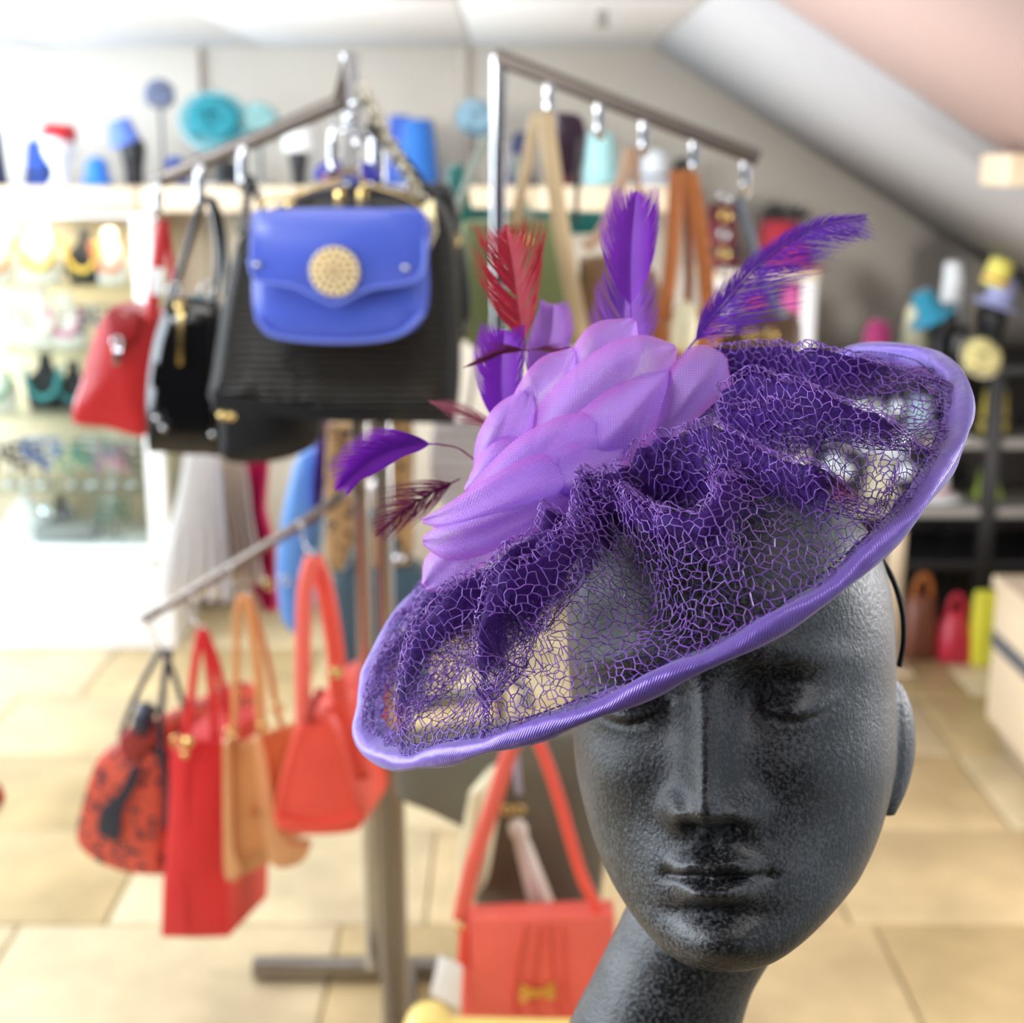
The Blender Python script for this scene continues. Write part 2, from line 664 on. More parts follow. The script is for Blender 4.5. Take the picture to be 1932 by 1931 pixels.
AX = np.abs(X)
ndz = np.clip((Z - .0685) / (.114 - .0685), 0, 1.6)
nose_amp = np.interp(Z, [.060, .0645, .0675, .071, .076, .090, .105, .116, .128, .140], [0, .003, .016, .0248, .0245, .0175, .0105, .0072, .004, 0])
nose_sig = np.interp(Z, [.064, .071, .080, .095, .116, .13], [.0085, .0092, .0085, .0082, .0082, .014])
f = nose_amp * (0.25 * ga(X, nose_sig * 1.7) + 0.75 * np.exp(-(AX / nose_sig) ** 2.0))
f += .0105 * ga(AX - .0125, .0058) * ga(Z - .0705, .0062)          # alae
f -= .0060 * ga(AX - .0075, .0034) * ga(Z - .0655, .0020)          # nostrils
f -= .0105 * ga(AX - .0265, .0150) * ga(Z - .1145, .0115)          # sockets
f -= .0050 * ga(AX - .0150, .0060) * ga(Z - .1130, .0100)          # inner corners
f += .0100 * ga(AX - .0325, .0135) * ga(Z - .1105, .0080)          # closed lids
lidz = .1040 + 22.0 * (AX - .033) ** 2
f -= .0032 * ga(Z - lidz, .0012) * ga(AX - .033, .0135) ** .5       # lash line
f += .0016 * ga(Z - lidz - .0028, .0017) * ga(AX - .033, .0135)
f += .0050 * ga(Z - (.1290 - 3.0 * (AX - .03) ** 2), .0065) * ga(AX - .032, .022)  # brow
f += .0040 * ga(AX - .042, .018) * ga(Z - .086, .016)              # cheeks
f -= .0030 * ga(AX - .046, .016) * ga(Z - .047, .018)
f += .0060 * ga(X, .024) * ga(Z - .046, .0155)                      # muzzle
upl = .0505 + .0014 * ga(AX - .0065, .0045) - .0008 * ga(X, .003) - 6.0 * X ** 2
f += .0072 * ga(Z - upl, .0036) * np.exp(-(AX / .0160) ** 4)
lol = .0402 + 7.0 * X ** 2
f += .0088 * ga(Z - lol, .0044) * np.exp(-(AX / .0135) ** 4)
f -= .0062 * ga(Z - (.0462 - 1.2 * AX ** 2 - .0006 * ga(X, .005)), .0015) * np.exp(-(AX / .0190) ** 6)
f -= .0018 * ga(AX - .0192, .0035) * ga(Z - .0462, .0035)
f -= .0014 * ga(X, .0028) * ga(Z - .0585, .0060)                   # philtrum
f -= .0048 * ga(X, .018) * ga(Z - .0315, .0048)                    # under the lip
f += .0062 * ga(X, .0165) * ga(Z - .0165, .0105)                   # chin
fr = np.clip((-(Y) - .005) / .045, 0, 1)
Y = Y - f * fr * fr * (3 - 2 * fr)
Z = np.where(Z < .036, Z + .0065 * (1 - Z / .036), Z)
mb = MB()
HV = head_w(np.stack([X, Y, Z], -1).reshape(-1, 3))
mb.add(HV, [grid_faces(NZ, NA, True), np.array([list(range(NA))[::-1]]), np.array([[(NZ - 1) * NA + i for i in range(NA)]])])
for sgn in (1, -1):                                                # simple moulded ears
    ez = np.linspace(0, 1, 14)
    eyo = .012 if sgn > 0 else .030
    R_ = []
    for q in ez:
        zz = .058 + .058 * q
        prof = math.sin(math.pi * min(max(q, .02), .98)) ** .55
        fan = .5 + .5 * q
        ring = circ(.0085 * prof, 14, .0165 * prof * (.65 + .35 * q), 2.2)
        tl = .35
        R_.append(np.stack([sgn * (.0650 + .0055 * q + ring[:, 0] + tl * (ring[:, 1])), eyo + .006 * q + ring[:, 1], np.full(14, zz)], 1))
    mb.add(head_w(np.array(R_).reshape(-1, 3)), [grid_faces(14, 14, True) if sgn > 0 else grid_faces(14, 14, True)[:, ::-1],
           np.array([list(range(14))[::-1]]), np.array([[13 * 14 + i for i in range(14)]])])
nk = np.array([D(1385, 1560, .655), D(1352, 1690, .660), D(1300, 1790, .664), D(1262, 1880, .668), D(1235, 1960, .672), D(1215, 2060, .678), D(1205, 2190, .683), D(1203, 2270, .688), D(1203, 2310, .690)])
nk = np.concatenate([nk, [nk[-1] + np.array([0, 0, -.012])]])
tube(mb, nk, 1.0, 50, 40, scale=[.036, .0345, .034, .0365, .042, .052, .068, .080, .080])
head_me = mb.mesh('head_raw', foam, np.zeros(3))
tmp = bpy.data.objects.new('head_raw', head_me)
C.objects.link(tmp)
md = tmp.modifiers.new('r', 'REMESH')
md.mode = 'VOXEL'
md.voxel_size = 0.0011
md.use_smooth_shade = True
sm = tmp.modifiers.new('s', 'SMOOTH')
sm.factor = 0.5
sm.iterations = 3
dg = bpy.context.evaluated_depsgraph_get()
head_final = bpy.data.meshes.new_from_object(tmp.evaluated_get(dg))
bpy.data.objects.remove(tmp)
base_w = nk[-1]
head = bpy.data.objects.new('mannequin_head', head_final)
C.objects.link(head)
n_ = len(head_final.vertices)
co = np.empty(n_ * 3, np.float32)
head_final.vertices.foreach_get('co', co)
co = co.reshape(-1, 3)
zmin = co[:, 2].min()
hl = np.array([base_w[0], base_w[1], zmin])
head_final.vertices.foreach_set('co', (co - hl).astype(np.float32).ravel())
head_final.update()
head_final.materials.clear()
head_final.materials.append(foam)
head.location = hl
tag(head, 'speckled black foam mannequin head with closed eyes and long neck wearing the purple fascinator', 'mannequin head')

# plinth below the frame that carries the head
beech = mat('beech_veneer', S(222, 190, 142), .45, var=.08, vscale=6)
mb = MB()
box(mb, (hl[0] - .13, hl[1] - .12, .06), (hl[0] + .13, hl[1] + .12, zmin - .02), bev=.006)
pl = thing('display_plinth', 'square beech plinth the black mannequin head stands on', 'plinth', (hl[0], hl[1], 0))
obj('body', mb, beech, pl)
mb = MB()
box(mb, (hl[0] - .14, hl[1] - .13, zmin - .02), (hl[0] + .14, hl[1] + .13, zmin), bev=.005)
obj('top', mb, beech, pl)
mb = MB()
box(mb, (hl[0] - .12, hl[1] - .11, 0), (hl[0] + .12, hl[1] + .11, .06), bev=.004)
obj('kick_base', mb, mat('dark_kick', S(60, 52, 46), .6), pl)
# ------------------------------------------------------------------ the purple fascinator
DC = np.array([.0548, -.0105, .61])
du = np.array([.8538, .5161, -.0677]); dw = np.array([.0919, -.2776, -.9563]); dn = np.array([-.5124, .8103, -.2844])
R0 = .145
CW = CAM + cam2w(DC)
UW, WW, NW = cam2w(du), cam2w(dw), cam2w(dn)
keys = [0, 20, 40, 60, 80, 100, 120, 140, 160, 170, 180, 200, 220, 240, 260, 280, 300, 320, 340, 360]
dpx = [(6, -12), (10, -2), (7, 8), (12, 6), (0, 6), (-4, -18), (-6, -18), (8, -1), (10, 30), (-2, 25), (7, 14), (0, 5), (0, 0), (0, 0), (0, 0), (0, 0), (8, 0), (17, 2), (-26, -13), (6, -12)]
sp = spline(np.column_stack([keys, dpx]), 2000)


def rim(th):
    """world position of the brim edge at angle th (radians)"""
    th = np.asarray(th, float)
    d = np.degrees(th) % 360
    p = CW + R0 * (np.cos(th)[..., None] * UW + np.sin(th)[..., None] * WW)
    q = p - CAM
    z = (q @ FWD)[..., None]
    ox = np.interp(d, sp[:, 0], sp[:, 1])[..., None]
    oy = np.interp(d, sp[:, 0], sp[:, 2])[..., None]
    return p + RIGHT * ox / F * z - UP * oy / F * z


def angd(a, b):
    return (a - b + 180) % 360 - 180


HI = np.stack([fx, fy, fz], 1)     # world -> head axes


def curl(d):
    """how far the brim edge turns up (0..1), d in degrees"""
    return np.exp(-(angd(d, 338) / 36.0) ** 2)


RIDGES = [  # crest lines of the folds: (pixel x, pixel y, height over the brim plane), width of the fold
    ([(1128, 925, .038), (1073, 1005, .045), (1000, 1090, .045), (945, 1130, .043), (928, 1180, .038), (916, 1237, .031), (946, 1281, .022), (1010, 1325, .010)], (.0075, .015)),
    ([(1090, 1000, .032), (1060, 1090, .030), (1040, 1170, .026), (1030, 1260, .016), (1040, 1330, .005)], .0170),
    ([(1040, 985, .044), (960, 1055, .042), (860, 1130, .039), (800, 1185, .034), (768, 1240, .028), (750, 1310, .019), (747, 1380, .008)], (.0075, .013)),
    ([(960, 1040, .036), (880, 1095, .032), (800, 1150, .026), (730, 1225, .019), (692, 1300, .011), (680, 1350, .004)], .0080),
    ([(1170, 915, .040), (1215, 862, .045), (1290, 828, .046), (1380, 835, .043), (1470, 860, .038), (1560, 884, .030), (1640, 902, .021), (1680, 915, .012)], (.0075, .0075)),
    ([(1690, 800, .022), (1672, 850, .019), (1650, 910, .014), (1620, 970, .008), (1605, 1005, .003)], .0030),
    ([(1360, 735, .046), (1420, 722, .045), (1500, 735, .042), (1580, 755, .036), (1680, 783, .025), (1775, 812, .010)], (.008, .011)),
    ([(1360, 790, .036), (1440, 785, .036), (1520, 800, .032), (1600, 825, .022), (1690, 850, .010)], .0050),
    ([(1370, 672, .042), (1440, 662, .040), (1520, 676, .036), (1600, 690, .029), (1680, 703, .018), (1760, 720, .005)], .0080),
    ([(1130, 932, .036), (1200, 955, .038), (1287, 976, .037), (1340, 952, .038), (1362, 915, .038), (1358, 872, .036)], (.0065, .016)),
    ([(1290, 978, .035), (1400, 950, .028), (1480, 934, .023), (1560, 952, .014), (1610, 1000, .004)], (.0060, .020)),
    ([(1210, 780, .040), (1270, 720, .042), (1340, 690, .042)], .0140),
    ([(1000, 930, .036), (1080, 860, .036), (1160, 800, .036)], .0160),
]


def foot(px, py, h):
    d = RIGHT * ((px - CXY) / F) + UP * ((CXY - py) / F) + FWD
    t = (h + (CW - CAM) @ NW) / (d @ NW)
    q = CAM + d * t - CW
    return q @ UW, q @ WW


RG = []
for pts_, sg_ in RIDGES:
    q_ = np.array([(*foot(*p_), p_[2]) for p_ in pts_])
    RG.append((spline(q_, 60), sg_ if isinstance(sg_, tuple) else (sg_, sg_)))


def fold_h(x, y, even=False):
    acc = np.zeros_like(x)
    for q_, sg_ in RG:
        dx = x[:, None] - q_[None, :, 0]
        dy = y[:, None] - q_[None, :, 1]
        d2 = dx * dx + dy * dy
        i = d2.argmin(1)
        ii = np.arange(len(x))
        sg = sg_[0] if even else np.where(dy[ii, i] > 0, sg_[1], sg_[0])
        k_ = q_[i, 2] * np.exp(-(d2[ii, i] / sg ** 2) ** .95)
        acc += k_ ** 5
    return acc ** .2


def veil(r, th, hmul=1.0, lift=0.0, full=False):
    """drape of the net: r 0..1 from the centre, th radians"""
    r, th = np.asarray(r, float).ravel(), np.asarray(th, float).ravel()
    x, y_ = R0 * r * np.cos(th), R0 * r * np.sin(th)
    f_ = np.concatenate([fold_h(x[i:i + 4000], y_[i:i + 4000]) for i in range(0, len(x), 4000)])
    edge = np.clip((1 - r) / .10, 0, 1)
    edge = edge * edge * (3 - 2 * edge)
    h = (.006 + .0025 * np.sin(3 * th + 9 * r) + f_) * edge * hmul
    h = h + edge * hmul * .0010 * (np.sin(23 * th + 14 * r) + np.sin(37 * th - 21 * r))
    sm_ = np.clip((r - .66) / .24, 0, 1)
    h = h - .011 * curl(np.degrees(th) % 360) * sm_ * sm_ * (3 - 2 * sm_)
    e = rim(th)
    p = CW + r[..., None] * (e - CW) + (h + lift)[..., None] * NW
    # stay clear of the crown of the head
    for _ in range(3):
        q = (p - HO) @ HI
        q = q + np.array([0, 0, HZ])
        c = np.array([0, .008, .135])
        k = (q - c) / np.array([.079, .098, .083])
        m = np.linalg.norm(k, axis=-1)
        push = np.clip(1 - m, 0, 1)
        up_ = (q[..., 2] > .09)
        p = p + (push * .075 * up_)[..., None] * NW
    if full:
        f2 = np.concatenate([fold_h(x[i:i + 4000], y_[i:i + 4000], True) for i in range(0, len(x), 4000)])
        return p, f2 * edge
    return p


from mathutils.geometry import delaunay_2d_cdt


def mesh_net(cell, keep, fn, rad, drop=.06, seed=1, lo=.35):
    """irregular spider-web net: Voronoi cell walls over the drape, each thread a thin three-sided prism"""
    g = np.random.default_rng(seed)
    # blue-noise seeds measured on the folded surface itself
    st = cell * .42
    k = int(1.06 * R0 / st)
    I, J = np.meshgrid(np.arange(-k, k + 1), np.arange(-k, k + 1), indexing='ij')
    pts = np.stack([I * st, J * st], -1).reshape(-1, 2) + g.uniform(-.5, .5, (I.size, 2)) * st
    pts = pts[np.linalg.norm(pts, axis=1) < 1.03 * R0]
    pts = pts[g.permutation(len(pts))]
    p3 = fn(np.minimum(np.linalg.norm(pts, axis=1) / R0, 1.0), np.arctan2(pts[:, 1], pts[:, 0]))
    d0 = cell * .80
    kk = np.floor(p3 / d0).astype(int)
    occ, take = {}, []
    P3 = p3.tolist()
    for i, (cx, cy, cz) in enumerate(kk.tolist()):
        x_, y_, z_ = P3[i]
        ok = True
        for ax_ in (cx - 1, cx, cx + 1):
            for ay_ in (cy - 1, cy, cy + 1):
                for az_ in (cz - 1, cz, cz + 1):
                    l_ = occ.get((ax_, ay_, az_))
                    if l_:
                        for j in l_:
                            q = P3[j]
                            if (q[0] - x_) ** 2 + (q[1] - y_) ** 2 + (q[2] - z_) ** 2 < d0 * d0:
                                ok = False
                                break
                    if not ok:
                        break
                if not ok:
                    break
            if not ok:
                break
        if ok:
            occ.setdefault((cx, cy, cz), []).append(i)
            take.append(i)
    pts = pts[take]
    res = delaunay_2d_cdt([Vector(p) for p in pts], [], [], 0, 1e-7)
    vs = np.array([tuple(v) for v in res[0]])
    T3 = fn(np.minimum(np.linalg.norm(vs, axis=1) / R0, 1.0), np.arctan2(vs[:, 1], vs[:, 0])).tolist()
    tri = [list(t) for t in res[2] if len(t) == 3]
    em = {}
    for ti, t in enumerate(tri):
        for q in range(3):
            e0, e1 = t[q], t[(q + 1) % 3]
            em.setdefault((e0, e1) if e0 < e1 else (e1, e0), []).append(ti)

    def cot(o, p, q):
        o, p, q = T3[o], T3[p], T3[q]
        ux, uy, uz = p[0] - o[0], p[1] - o[1], p[2] - o[2]
        vx, vy, vz = q[0] - o[0], q[1] - o[1], q[2] - o[2]
        cx, cy, cz = uy * vz - uz * vy, uz * vx - ux * vz, ux * vy - uy * vx
        return (ux * vx + uy * vy + uz * vz) / (math.sqrt(cx * cx + cy * cy + cz * cz) + 1e-15)

    stack = list(em.keys())
    budget = 6 * len(stack)
    while stack and budget:
        budget -= 1
        ek = stack.pop()
        tt = em.get(ek)
        if not tt or len(tt) != 2:
            continue
        a_, b_ = ek
        t1, t2 = tt
        c_ = [v for v in tri[t1] if v != a_ and v != b_]
        d_ = [v for v in tri[t2] if v != a_ and v != b_]
        if len(c_) != 1 or len(d_) != 1 or c_[0] == d_[0]:
            continue
        c_, d_ = c_[0], d_[0]
        nk_ = (c_, d_) if c_ < d_ else (d_, c_)
        if nk_ in em or cot(c_, a_, b_) + cot(d_, a_, b_) > -1e-6:
            continue
        tri[t1] = [c_, d_, a_]
        tri[t2] = [d_, c_, b_]
        del em[ek]
        em[nk_] = [t1, t2]
        for e0, e1, old, new in ((a_, d_, t2, t1), (b_, c_, t1, t2)):
            k2_ = (e0, e1) if e0 < e1 else (e1, e0)
            l_ = em[k2_]
            l_[l_.index(old)] = new
        for e0, e1 in ((a_, c_), (a_, d_), (b_, c_), (b_, d_)):
            stack.append((e0, e1) if e0 < e1 else (e1, e0))
    tri = np.array(tri)
    bw = g.dirichlet((2.6, 2.6, 2.6), len(tri))
    cc = (vs[tri] * bw[..., None]).sum(1)
    ed = np.concatenate([tri[:, [0, 1]], tri[:, [1, 2]], tri[:, [2, 0]]])
    ed.sort(1)
    own = np.tile(np.arange(len(tri)), 3)
    key = ed[:, 0] * (len(vs) + 1) + ed[:, 1]
    o_ = np.argsort(key, kind='stable')
    key, own = key[o_], own[o_]
    same = np.nonzero(key[1:] == key[:-1])[0]
    E_ = np.stack([own[same], own[same + 1]], 1)
    E_ = E_[g.random(len(E_)) > drop]
    pts = cc
    r = np.linalg.norm(pts, axis=1) / R0
    th = np.arctan2(pts[:, 1], pts[:, 0])
    okp = (r < .985 - .055 * curl(np.degrees(th) % 360)) & keep(r, np.degrees(th) % 360, g)
    E_ = E_[okp[E_[:, 0]] & okp[E_[:, 1]]]
    W3 = fn(np.clip(r, 0, 1), th)
    A_, B_ = W3[E_[:, 0]], W3[E_[:, 1]]
    t = B_ - A_
    L = np.linalg.norm(t, axis=1, keepdims=True)
    good = (L[:, 0] < cell * 6) & (L[:, 0] > 1e-5)
    E_, A_, B_, t, L = E_[good], A_[good], B_[good], t[good], L[good]
    t = t / L
    Mid = fn(np.clip(np.linalg.norm((pts[E_[:, 0]] + pts[E_[:, 1]]) / 2, axis=1) / R0, 0, 1), np.arctan2(*((pts[E_[:, 0]] + pts[E_[:, 1]]) / 2).T[::-1]))
    M_ = Mid + g.normal(size=A_.shape) * L * .025
    n0 = np.cross(t, g.normal(size=t.shape) * .2 + NW)
    n0 /= np.linalg.norm(n0, axis=1, keepdims=True) + 1e-9
    b0 = np.cross(t, n0)
    rr_ = rad * g.uniform(.65, 1.35, (len(A_), 1))
    rings = []
    for Q in (A_, M_, B_):
        for q in range(3):
            an = 2 * np.pi * q / 3
            rings.append(Q + rr_ * (math.cos(an) * n0 + math.sin(an) * b0))
    V = np.stack(rings, 1)
    base = (np.arange(len(V)) * 9)[:, None, None]
    fq = np.array([[0, 1, 4, 3], [1, 2, 5, 4], [2, 0, 3, 5], [3, 4, 7, 6], [4, 5, 8, 7], [5, 3, 6, 8]])[None]
    return V.reshape(-1, 3), (base + fq).reshape(-1, 4)


hat = thing('fascinator', 'purple net saucer fascinator with mauve petals and feathers tilted on the black head', 'fascinator', CW)
net_m = mat('purple_net_thread', S(132, 80, 180), .36, spec=.6, sheen=.1, var=.25, vscale=160)
net_dark = mat('deep_purple_net_thread', S(74, 36, 134), .45, spec=.4, var=.25, vscale=160)


def front_gap(d, r):
    """1 in the flat front part of the brim where only one layer of net lies"""
    lo = 58 - 14 * (1 - r) * 2
    hi = 116 + 10 * (1 - r)
    return (d > lo) & (d < hi) & (r > .30)


mb = MB()
mb.add(*mesh_net(.0032, lambda r, d, g: np.ones_like(r, bool), veil, .00023, drop=.03, seed=3))
o = obj('net_drape', mb, net_m, hat, smooth=False)
o['kind'] = 'stuff'
mb = MB()
mb.add(*mesh_net(.0028, lambda r, d, g: ~front_gap(d, r), lambda r, t: veil(r, t, .84, -.001), .00016, drop=.03, seed=5))
mb.add(*mesh_net(.0036, lambda r, d, g: front_gap(d, r), lambda r, t: veil(r, t, .7, -.002), .00015, drop=.05, seed=9))
o = obj('net_lining', mb, net_dark, hat, smooth=False)
o['kind'] = 'stuff'
# fine tulle lining gathered under the folds: its cover follows how many layers lie there
tulle = bpy.data.materials.new('purple_tulle')
tulle.use_nodes = True
nt = tulle.node_tree
bs = nt.nodes['Principled BSDF']
bs.inputs['Base Color'].default_value = S(54, 20, 98)
bs.inputs['Roughness'].default_value = .7
bs.inputs['Specular IOR Level'].default_value = .12
at = nt.nodes.new('ShaderNodeAttribute'); at.attribute_name = 'gather'
tco = nt.nodes.new('ShaderNodeTexCoord')
nz = nt.nodes.new('ShaderNodeTexVoronoi'); nz.inputs['Scale'].default_value = 420; nz.feature = 'DISTANCE_TO_EDGE'
nt.links.new(tco.outputs['Object'], nz.inputs['Vector'])
mr = nt.nodes.new('ShaderNodeMapRange'); mr.inputs['From Min'].default_value = .0; mr.inputs['From Max'].default_value = .35; mr.inputs['To Min'].default_value = 1.15; mr.inputs['To Max'].default_value = .7
nt.links.new(nz.outputs['Distance'], mr.inputs['Value'])
mu = nt.nodes.new('ShaderNodeMath'); mu.operation = 'MULTIPLY'; mu.use_clamp = True
nt.links.new(at.outputs['Fac'], mu.inputs[0]); nt.links.new(mr.outputs['Result'], mu.inputs[1])
tr = nt.nodes.new('ShaderNodeBsdfTransparent')
mx = nt.nodes.new('ShaderNodeMixShader')
nt.links.new(mu.outputs[0], mx.inputs[0]); nt.links.new(tr.outputs[0], mx.inputs[1]); nt.links.new(bs.outputs[0], mx.inputs[2])
nt.links.new(mx.outputs[0], nt.nodes['Material Output'].inputs['Surface'])
NRr, NTh = 90, 420
rr2 = np.linspace(.0, .92, NRr)
tt2 = np.linspace(0, 2 * np.pi, NTh, endpoint=False)
Rg, Tg = np.meshgrid(rr2, tt2, indexing='ij')
pv, hv = veil(Rg, Tg, .95, -.0015, full=True)
mb = MB()
mb.add(pv, grid_faces(NRr, NTh, True))
tl = obj('tulle_lining', mb, tulle, hat)
ga_ = np.clip((hv - .009) / .014, 0, 1)
ga_ = .86 * ga_ * ga_ * (3 - 2 * ga_)
av = tl.data.attributes.new('gather', 'FLOAT', 'POINT')
av.data.foreach_set('value', ga_.astype(np.float32))

# satin brim binding: a flattened roll of satin with a stitched inner edge
satin = mat('violet_satin', S(116, 86, 184), .34, metal=.28, spec=.6, sheen=.3)
nt = satin.node_tree
bs = nt.nodes['Principled BSDF']
bs.inputs['Anisotropic'].default_value = .5
uvn = nt.nodes.new('ShaderNodeUVMap')
wv = nt.nodes.new('ShaderNodeTexWave'); wv.inputs['Scale'].default_value = 520; wv.bands_direction = 'DIAGONAL'; wv.inputs['Distortion'].default_value = .6
nt.links.new(uvn.outputs['UV'], wv.inputs['Vector'])
nz = nt.nodes.new('ShaderNodeTexNoise'); nz.inputs['Scale'].default_value = 70
tco = nt.nodes.new('ShaderNodeTexCoord'); nt.links.new(tco.outputs['Object'], nz.inputs['Vector'])
bpA = nt.nodes.new('ShaderNodeBump'); bpA.inputs['Strength'].default_value = .35; bpA.inputs['Distance'].default_value = .0004
nt.links.new(wv.outputs['Fac'], bpA.inputs['Height'])
bpB = nt.nodes.new('ShaderNodeBump'); bpB.inputs['Strength'].default_value = .5; bpB.inputs['Distance'].default_value = .003
nt.links.new(nz.outputs['Fac'], bpB.inputs['Height']); nt.links.new(bpA.outputs['Normal'], bpB.inputs['Normal'])
nt.links.new(bpB.outputs['Normal'], bs.inputs['Normal'])
NT, NSEC = 540, 20
th = np.linspace(0, 2 * np.pi, NT, endpoint=False)
e = rim(th)
inward = CW - e
inward /= np.linalg.norm(inward, axis=1)[:, None]
tang = np.roll(e, -1, 0) - np.roll(e, 1, 0)
tang /= np.linalg.norm(tang, axis=1)[:, None]
nn = np.cross(tang, inward)
nn *= np.sign(nn @ NW)[:, None]
ca_ = np.radians(62) * curl(np.degrees(th) % 360)[:, None]
inward, nn = np.cos(ca_) * inward - np.sin(ca_) * nn, np.cos(ca_) * nn + np.sin(ca_) * inward
# section: rounded nose at the edge, thin lip inward; (inward, normal)
q = np.linspace(0, 2 * np.pi, NSEC, endpoint=False)
sx_ = .0074 * (1 - np.cos(q))
sy_ = np.sin(q) * (.0038 * np.exp(-(sx_ / .0085) ** 2) + .0009)
wob = 1 + .05 * np.sin(13 * th + 1.0) + .04 * np.sin(31 * th) + .05 * np.sin(57 * th + 2)
wn = .0004 * np.sin(9 * th) + .0002 * np.sin(23 * th + 1)
V = e[:, None] + (wob[:, None] * sx_[None])[..., None] * inward[:, None] + (sy_[None] * (1 + .25 * np.sin(19 * th)[:, None]) + wn[:, None])[..., None] * nn[:, None]
mb = MB()
j = np.arange(NSEC); k2 = (j + 1) % NSEC
mb.add(V.reshape(-1, 3), [grid_faces(NT, NSEC, True), np.stack([(NT - 1) * NSEC + j, (NT - 1) * NSEC + k2, k2, j], 1)])
brim = obj('brim_binding', mb, satin, hat, label='violet satin binding of the brim')
uvl = brim.data.uv_layers.new(name='UVMap')
li = np.empty(len(brim.data.loops), np.int32)
brim.data.loops.foreach_get('vertex_index', li)
uu = (li // NSEC) * (2 * np.pi * R0 / NT)
vv = (li % NSEC) * .0018
uvl.data.foreach_set('uv', np.stack([uu, vv], 1).astype(np.float32).ravel())
# stitches along the inner edge of the binding
mb = MB()
ns = 300
ts = np.linspace(0, 2 * np.pi, ns, endpoint=False)
for t0 in ts:
    aa = np.array([t0, t0 + .013])
    p_ = rim(aa)
    iw = CW - p_
    iw /= np.linalg.norm(iw, axis=1)[:, None]
    p_ = p_ + .0108 * iw + .0024 * NW
    d_ = p_[1] - p_[0]
    sd = np.cross(d_, NW); sd /= np.linalg.norm(sd)
    V = np.array([p_[0] - sd * .00038, p_[0] + sd * .00038, p_[1] + sd * .00038, p_[1] - sd * .00038,
                  p_[0] + NW * .0005, p_[1] + NW * .0005])
    mb.add(V, [np.array([[0, 1, 2, 3]]), np.array([[0, 3, 5, 4], [1, 4, 5, 2]])])
o = obj('stitching', mb, mat('stitch_thread', S(52, 26, 98), .6), brim)
o['kind'] = 'stuff'

# headband
band_m = mat('black_headband', S(14, 14, 16), .35)
hb = [D(1500, 930, .665), D(1590, 965, .66), D(1640, 1020, .655), D(1680, 1085, .65), D(1701, 1150, .648), D(1704, 1210, .648), D(1696, 1258, .65)]
mb = MB()
sweep(mb, hb, strap_sec(.004, .0022), 40, up=-FWD)
obj('headband', mb, band_m, hat, label='black headband of the fascinator')

# mauve crin petals ------------------------------------------------------------
crin = bpy.data.materials.new('mauve_crin')
crin.use_nodes = True
nt = crin.node_tree
bs = nt.nodes['Principled BSDF']
outn = nt.nodes['Material Output']
uvn = nt.nodes.new('ShaderNodeUVMap')
sep = nt.nodes.new('ShaderNodeSeparateXYZ'); nt.links.new(uvn.outputs['UV'], sep.inputs[0])
w1 = nt.nodes.new('ShaderNodeTexWave'); w1.bands_direction = 'X'; w1.inputs['Scale'].default_value = 300; w1.inputs['Distortion'].default_value = .5
w2 = nt.nodes.new('ShaderNodeTexWave'); w2.bands_direction = 'X'; w2.inputs['Scale'].default_value = 300; w2.inputs['Distortion'].default_value = .5
for wv_, an in ((w1, .75), (w2, -.75)):
    mp = nt.nodes.new('ShaderNodeMapping'); mp.inputs['Rotation'].default_value = (0, 0, an)
    nt.links.new(uvn.outputs['UV'], mp.inputs['Vector']); nt.links.new(mp.outputs['Vector'], wv_.inputs['Vector'])
mxw = nt.nodes.new('ShaderNodeMath'); mxw.operation = 'MAXIMUM'
nt.links.new(w1.outputs['Fac'], mxw.inputs[0]); nt.links.new(w2.outputs['Fac'], mxw.inputs[1])
# selvedge dyed pinker (attribute 'edge' runs 0 in the middle to 1 on the selvedge)
at = nt.nodes.new('ShaderNodeAttribute'); at.attribute_name = 'edge'
rp = nt.nodes.new('ShaderNodeValToRGB')
rp.color_ramp.elements[0].position = .55; rp.color_ramp.elements[0].color = S(212, 162, 255)
rp.color_ramp.elements[1].position = 1.0; rp.color_ramp.elements[1].color = S(220, 128, 232)
nt.links.new(at.outputs['Fac'], rp.inputs['Fac'])
nt.links.new(rp.outputs['Color'], bs.inputs['Base Color'])
bs.inputs['Roughness'].default_value = .34
bs.inputs['Specular IOR Level'].default_value = .6
bs.inputs['Sheen Weight'].default_value = .25
bp = nt.nodes.new('ShaderNodeBump'); bp.inputs['Strength'].default_value = .5; bp.inputs['Distance'].default_value = .0005
nt.links.new(mxw.outputs[0], bp.inputs['Height']); nt.links.new(bp.outputs['Normal'], bs.inputs['Normal'])
trl = nt.nodes.new('ShaderNodeBsdfTranslucent'); nt.links.new(rp.outputs['Color'], trl.inputs['Color'])
m1 = nt.nodes.new('ShaderNodeMixShader'); m1.inputs[0].default_value = .45
nt.links.new(bs.outputs[0], m1.inputs[1]); nt.links.new(trl.outputs[0], m1.inputs[2])
tr = nt.nodes.new('ShaderNodeBsdfTransparent')
m2 = nt.nodes.new('ShaderNodeMixShader')
mr = nt.nodes.new('ShaderNodeMapRange'); mr.inputs['From Min'].default_value = .35; mr.inputs['From Max'].default_value = .9
mr.inputs['To Min'].default_value = .55; mr.inputs['To Max'].default_value = .98
nt.links.new(mxw.outputs[0], mr.inputs['Value'])
nt.links.new(mr.outputs['Result'], m2.inputs[0])
nt.links.new(tr.outputs[0], m2.inputs[1]); nt.links.new(m1.outputs[0], m2.inputs[2])
nt.links.new(m2.outputs[0], outn.inputs['Surface'])


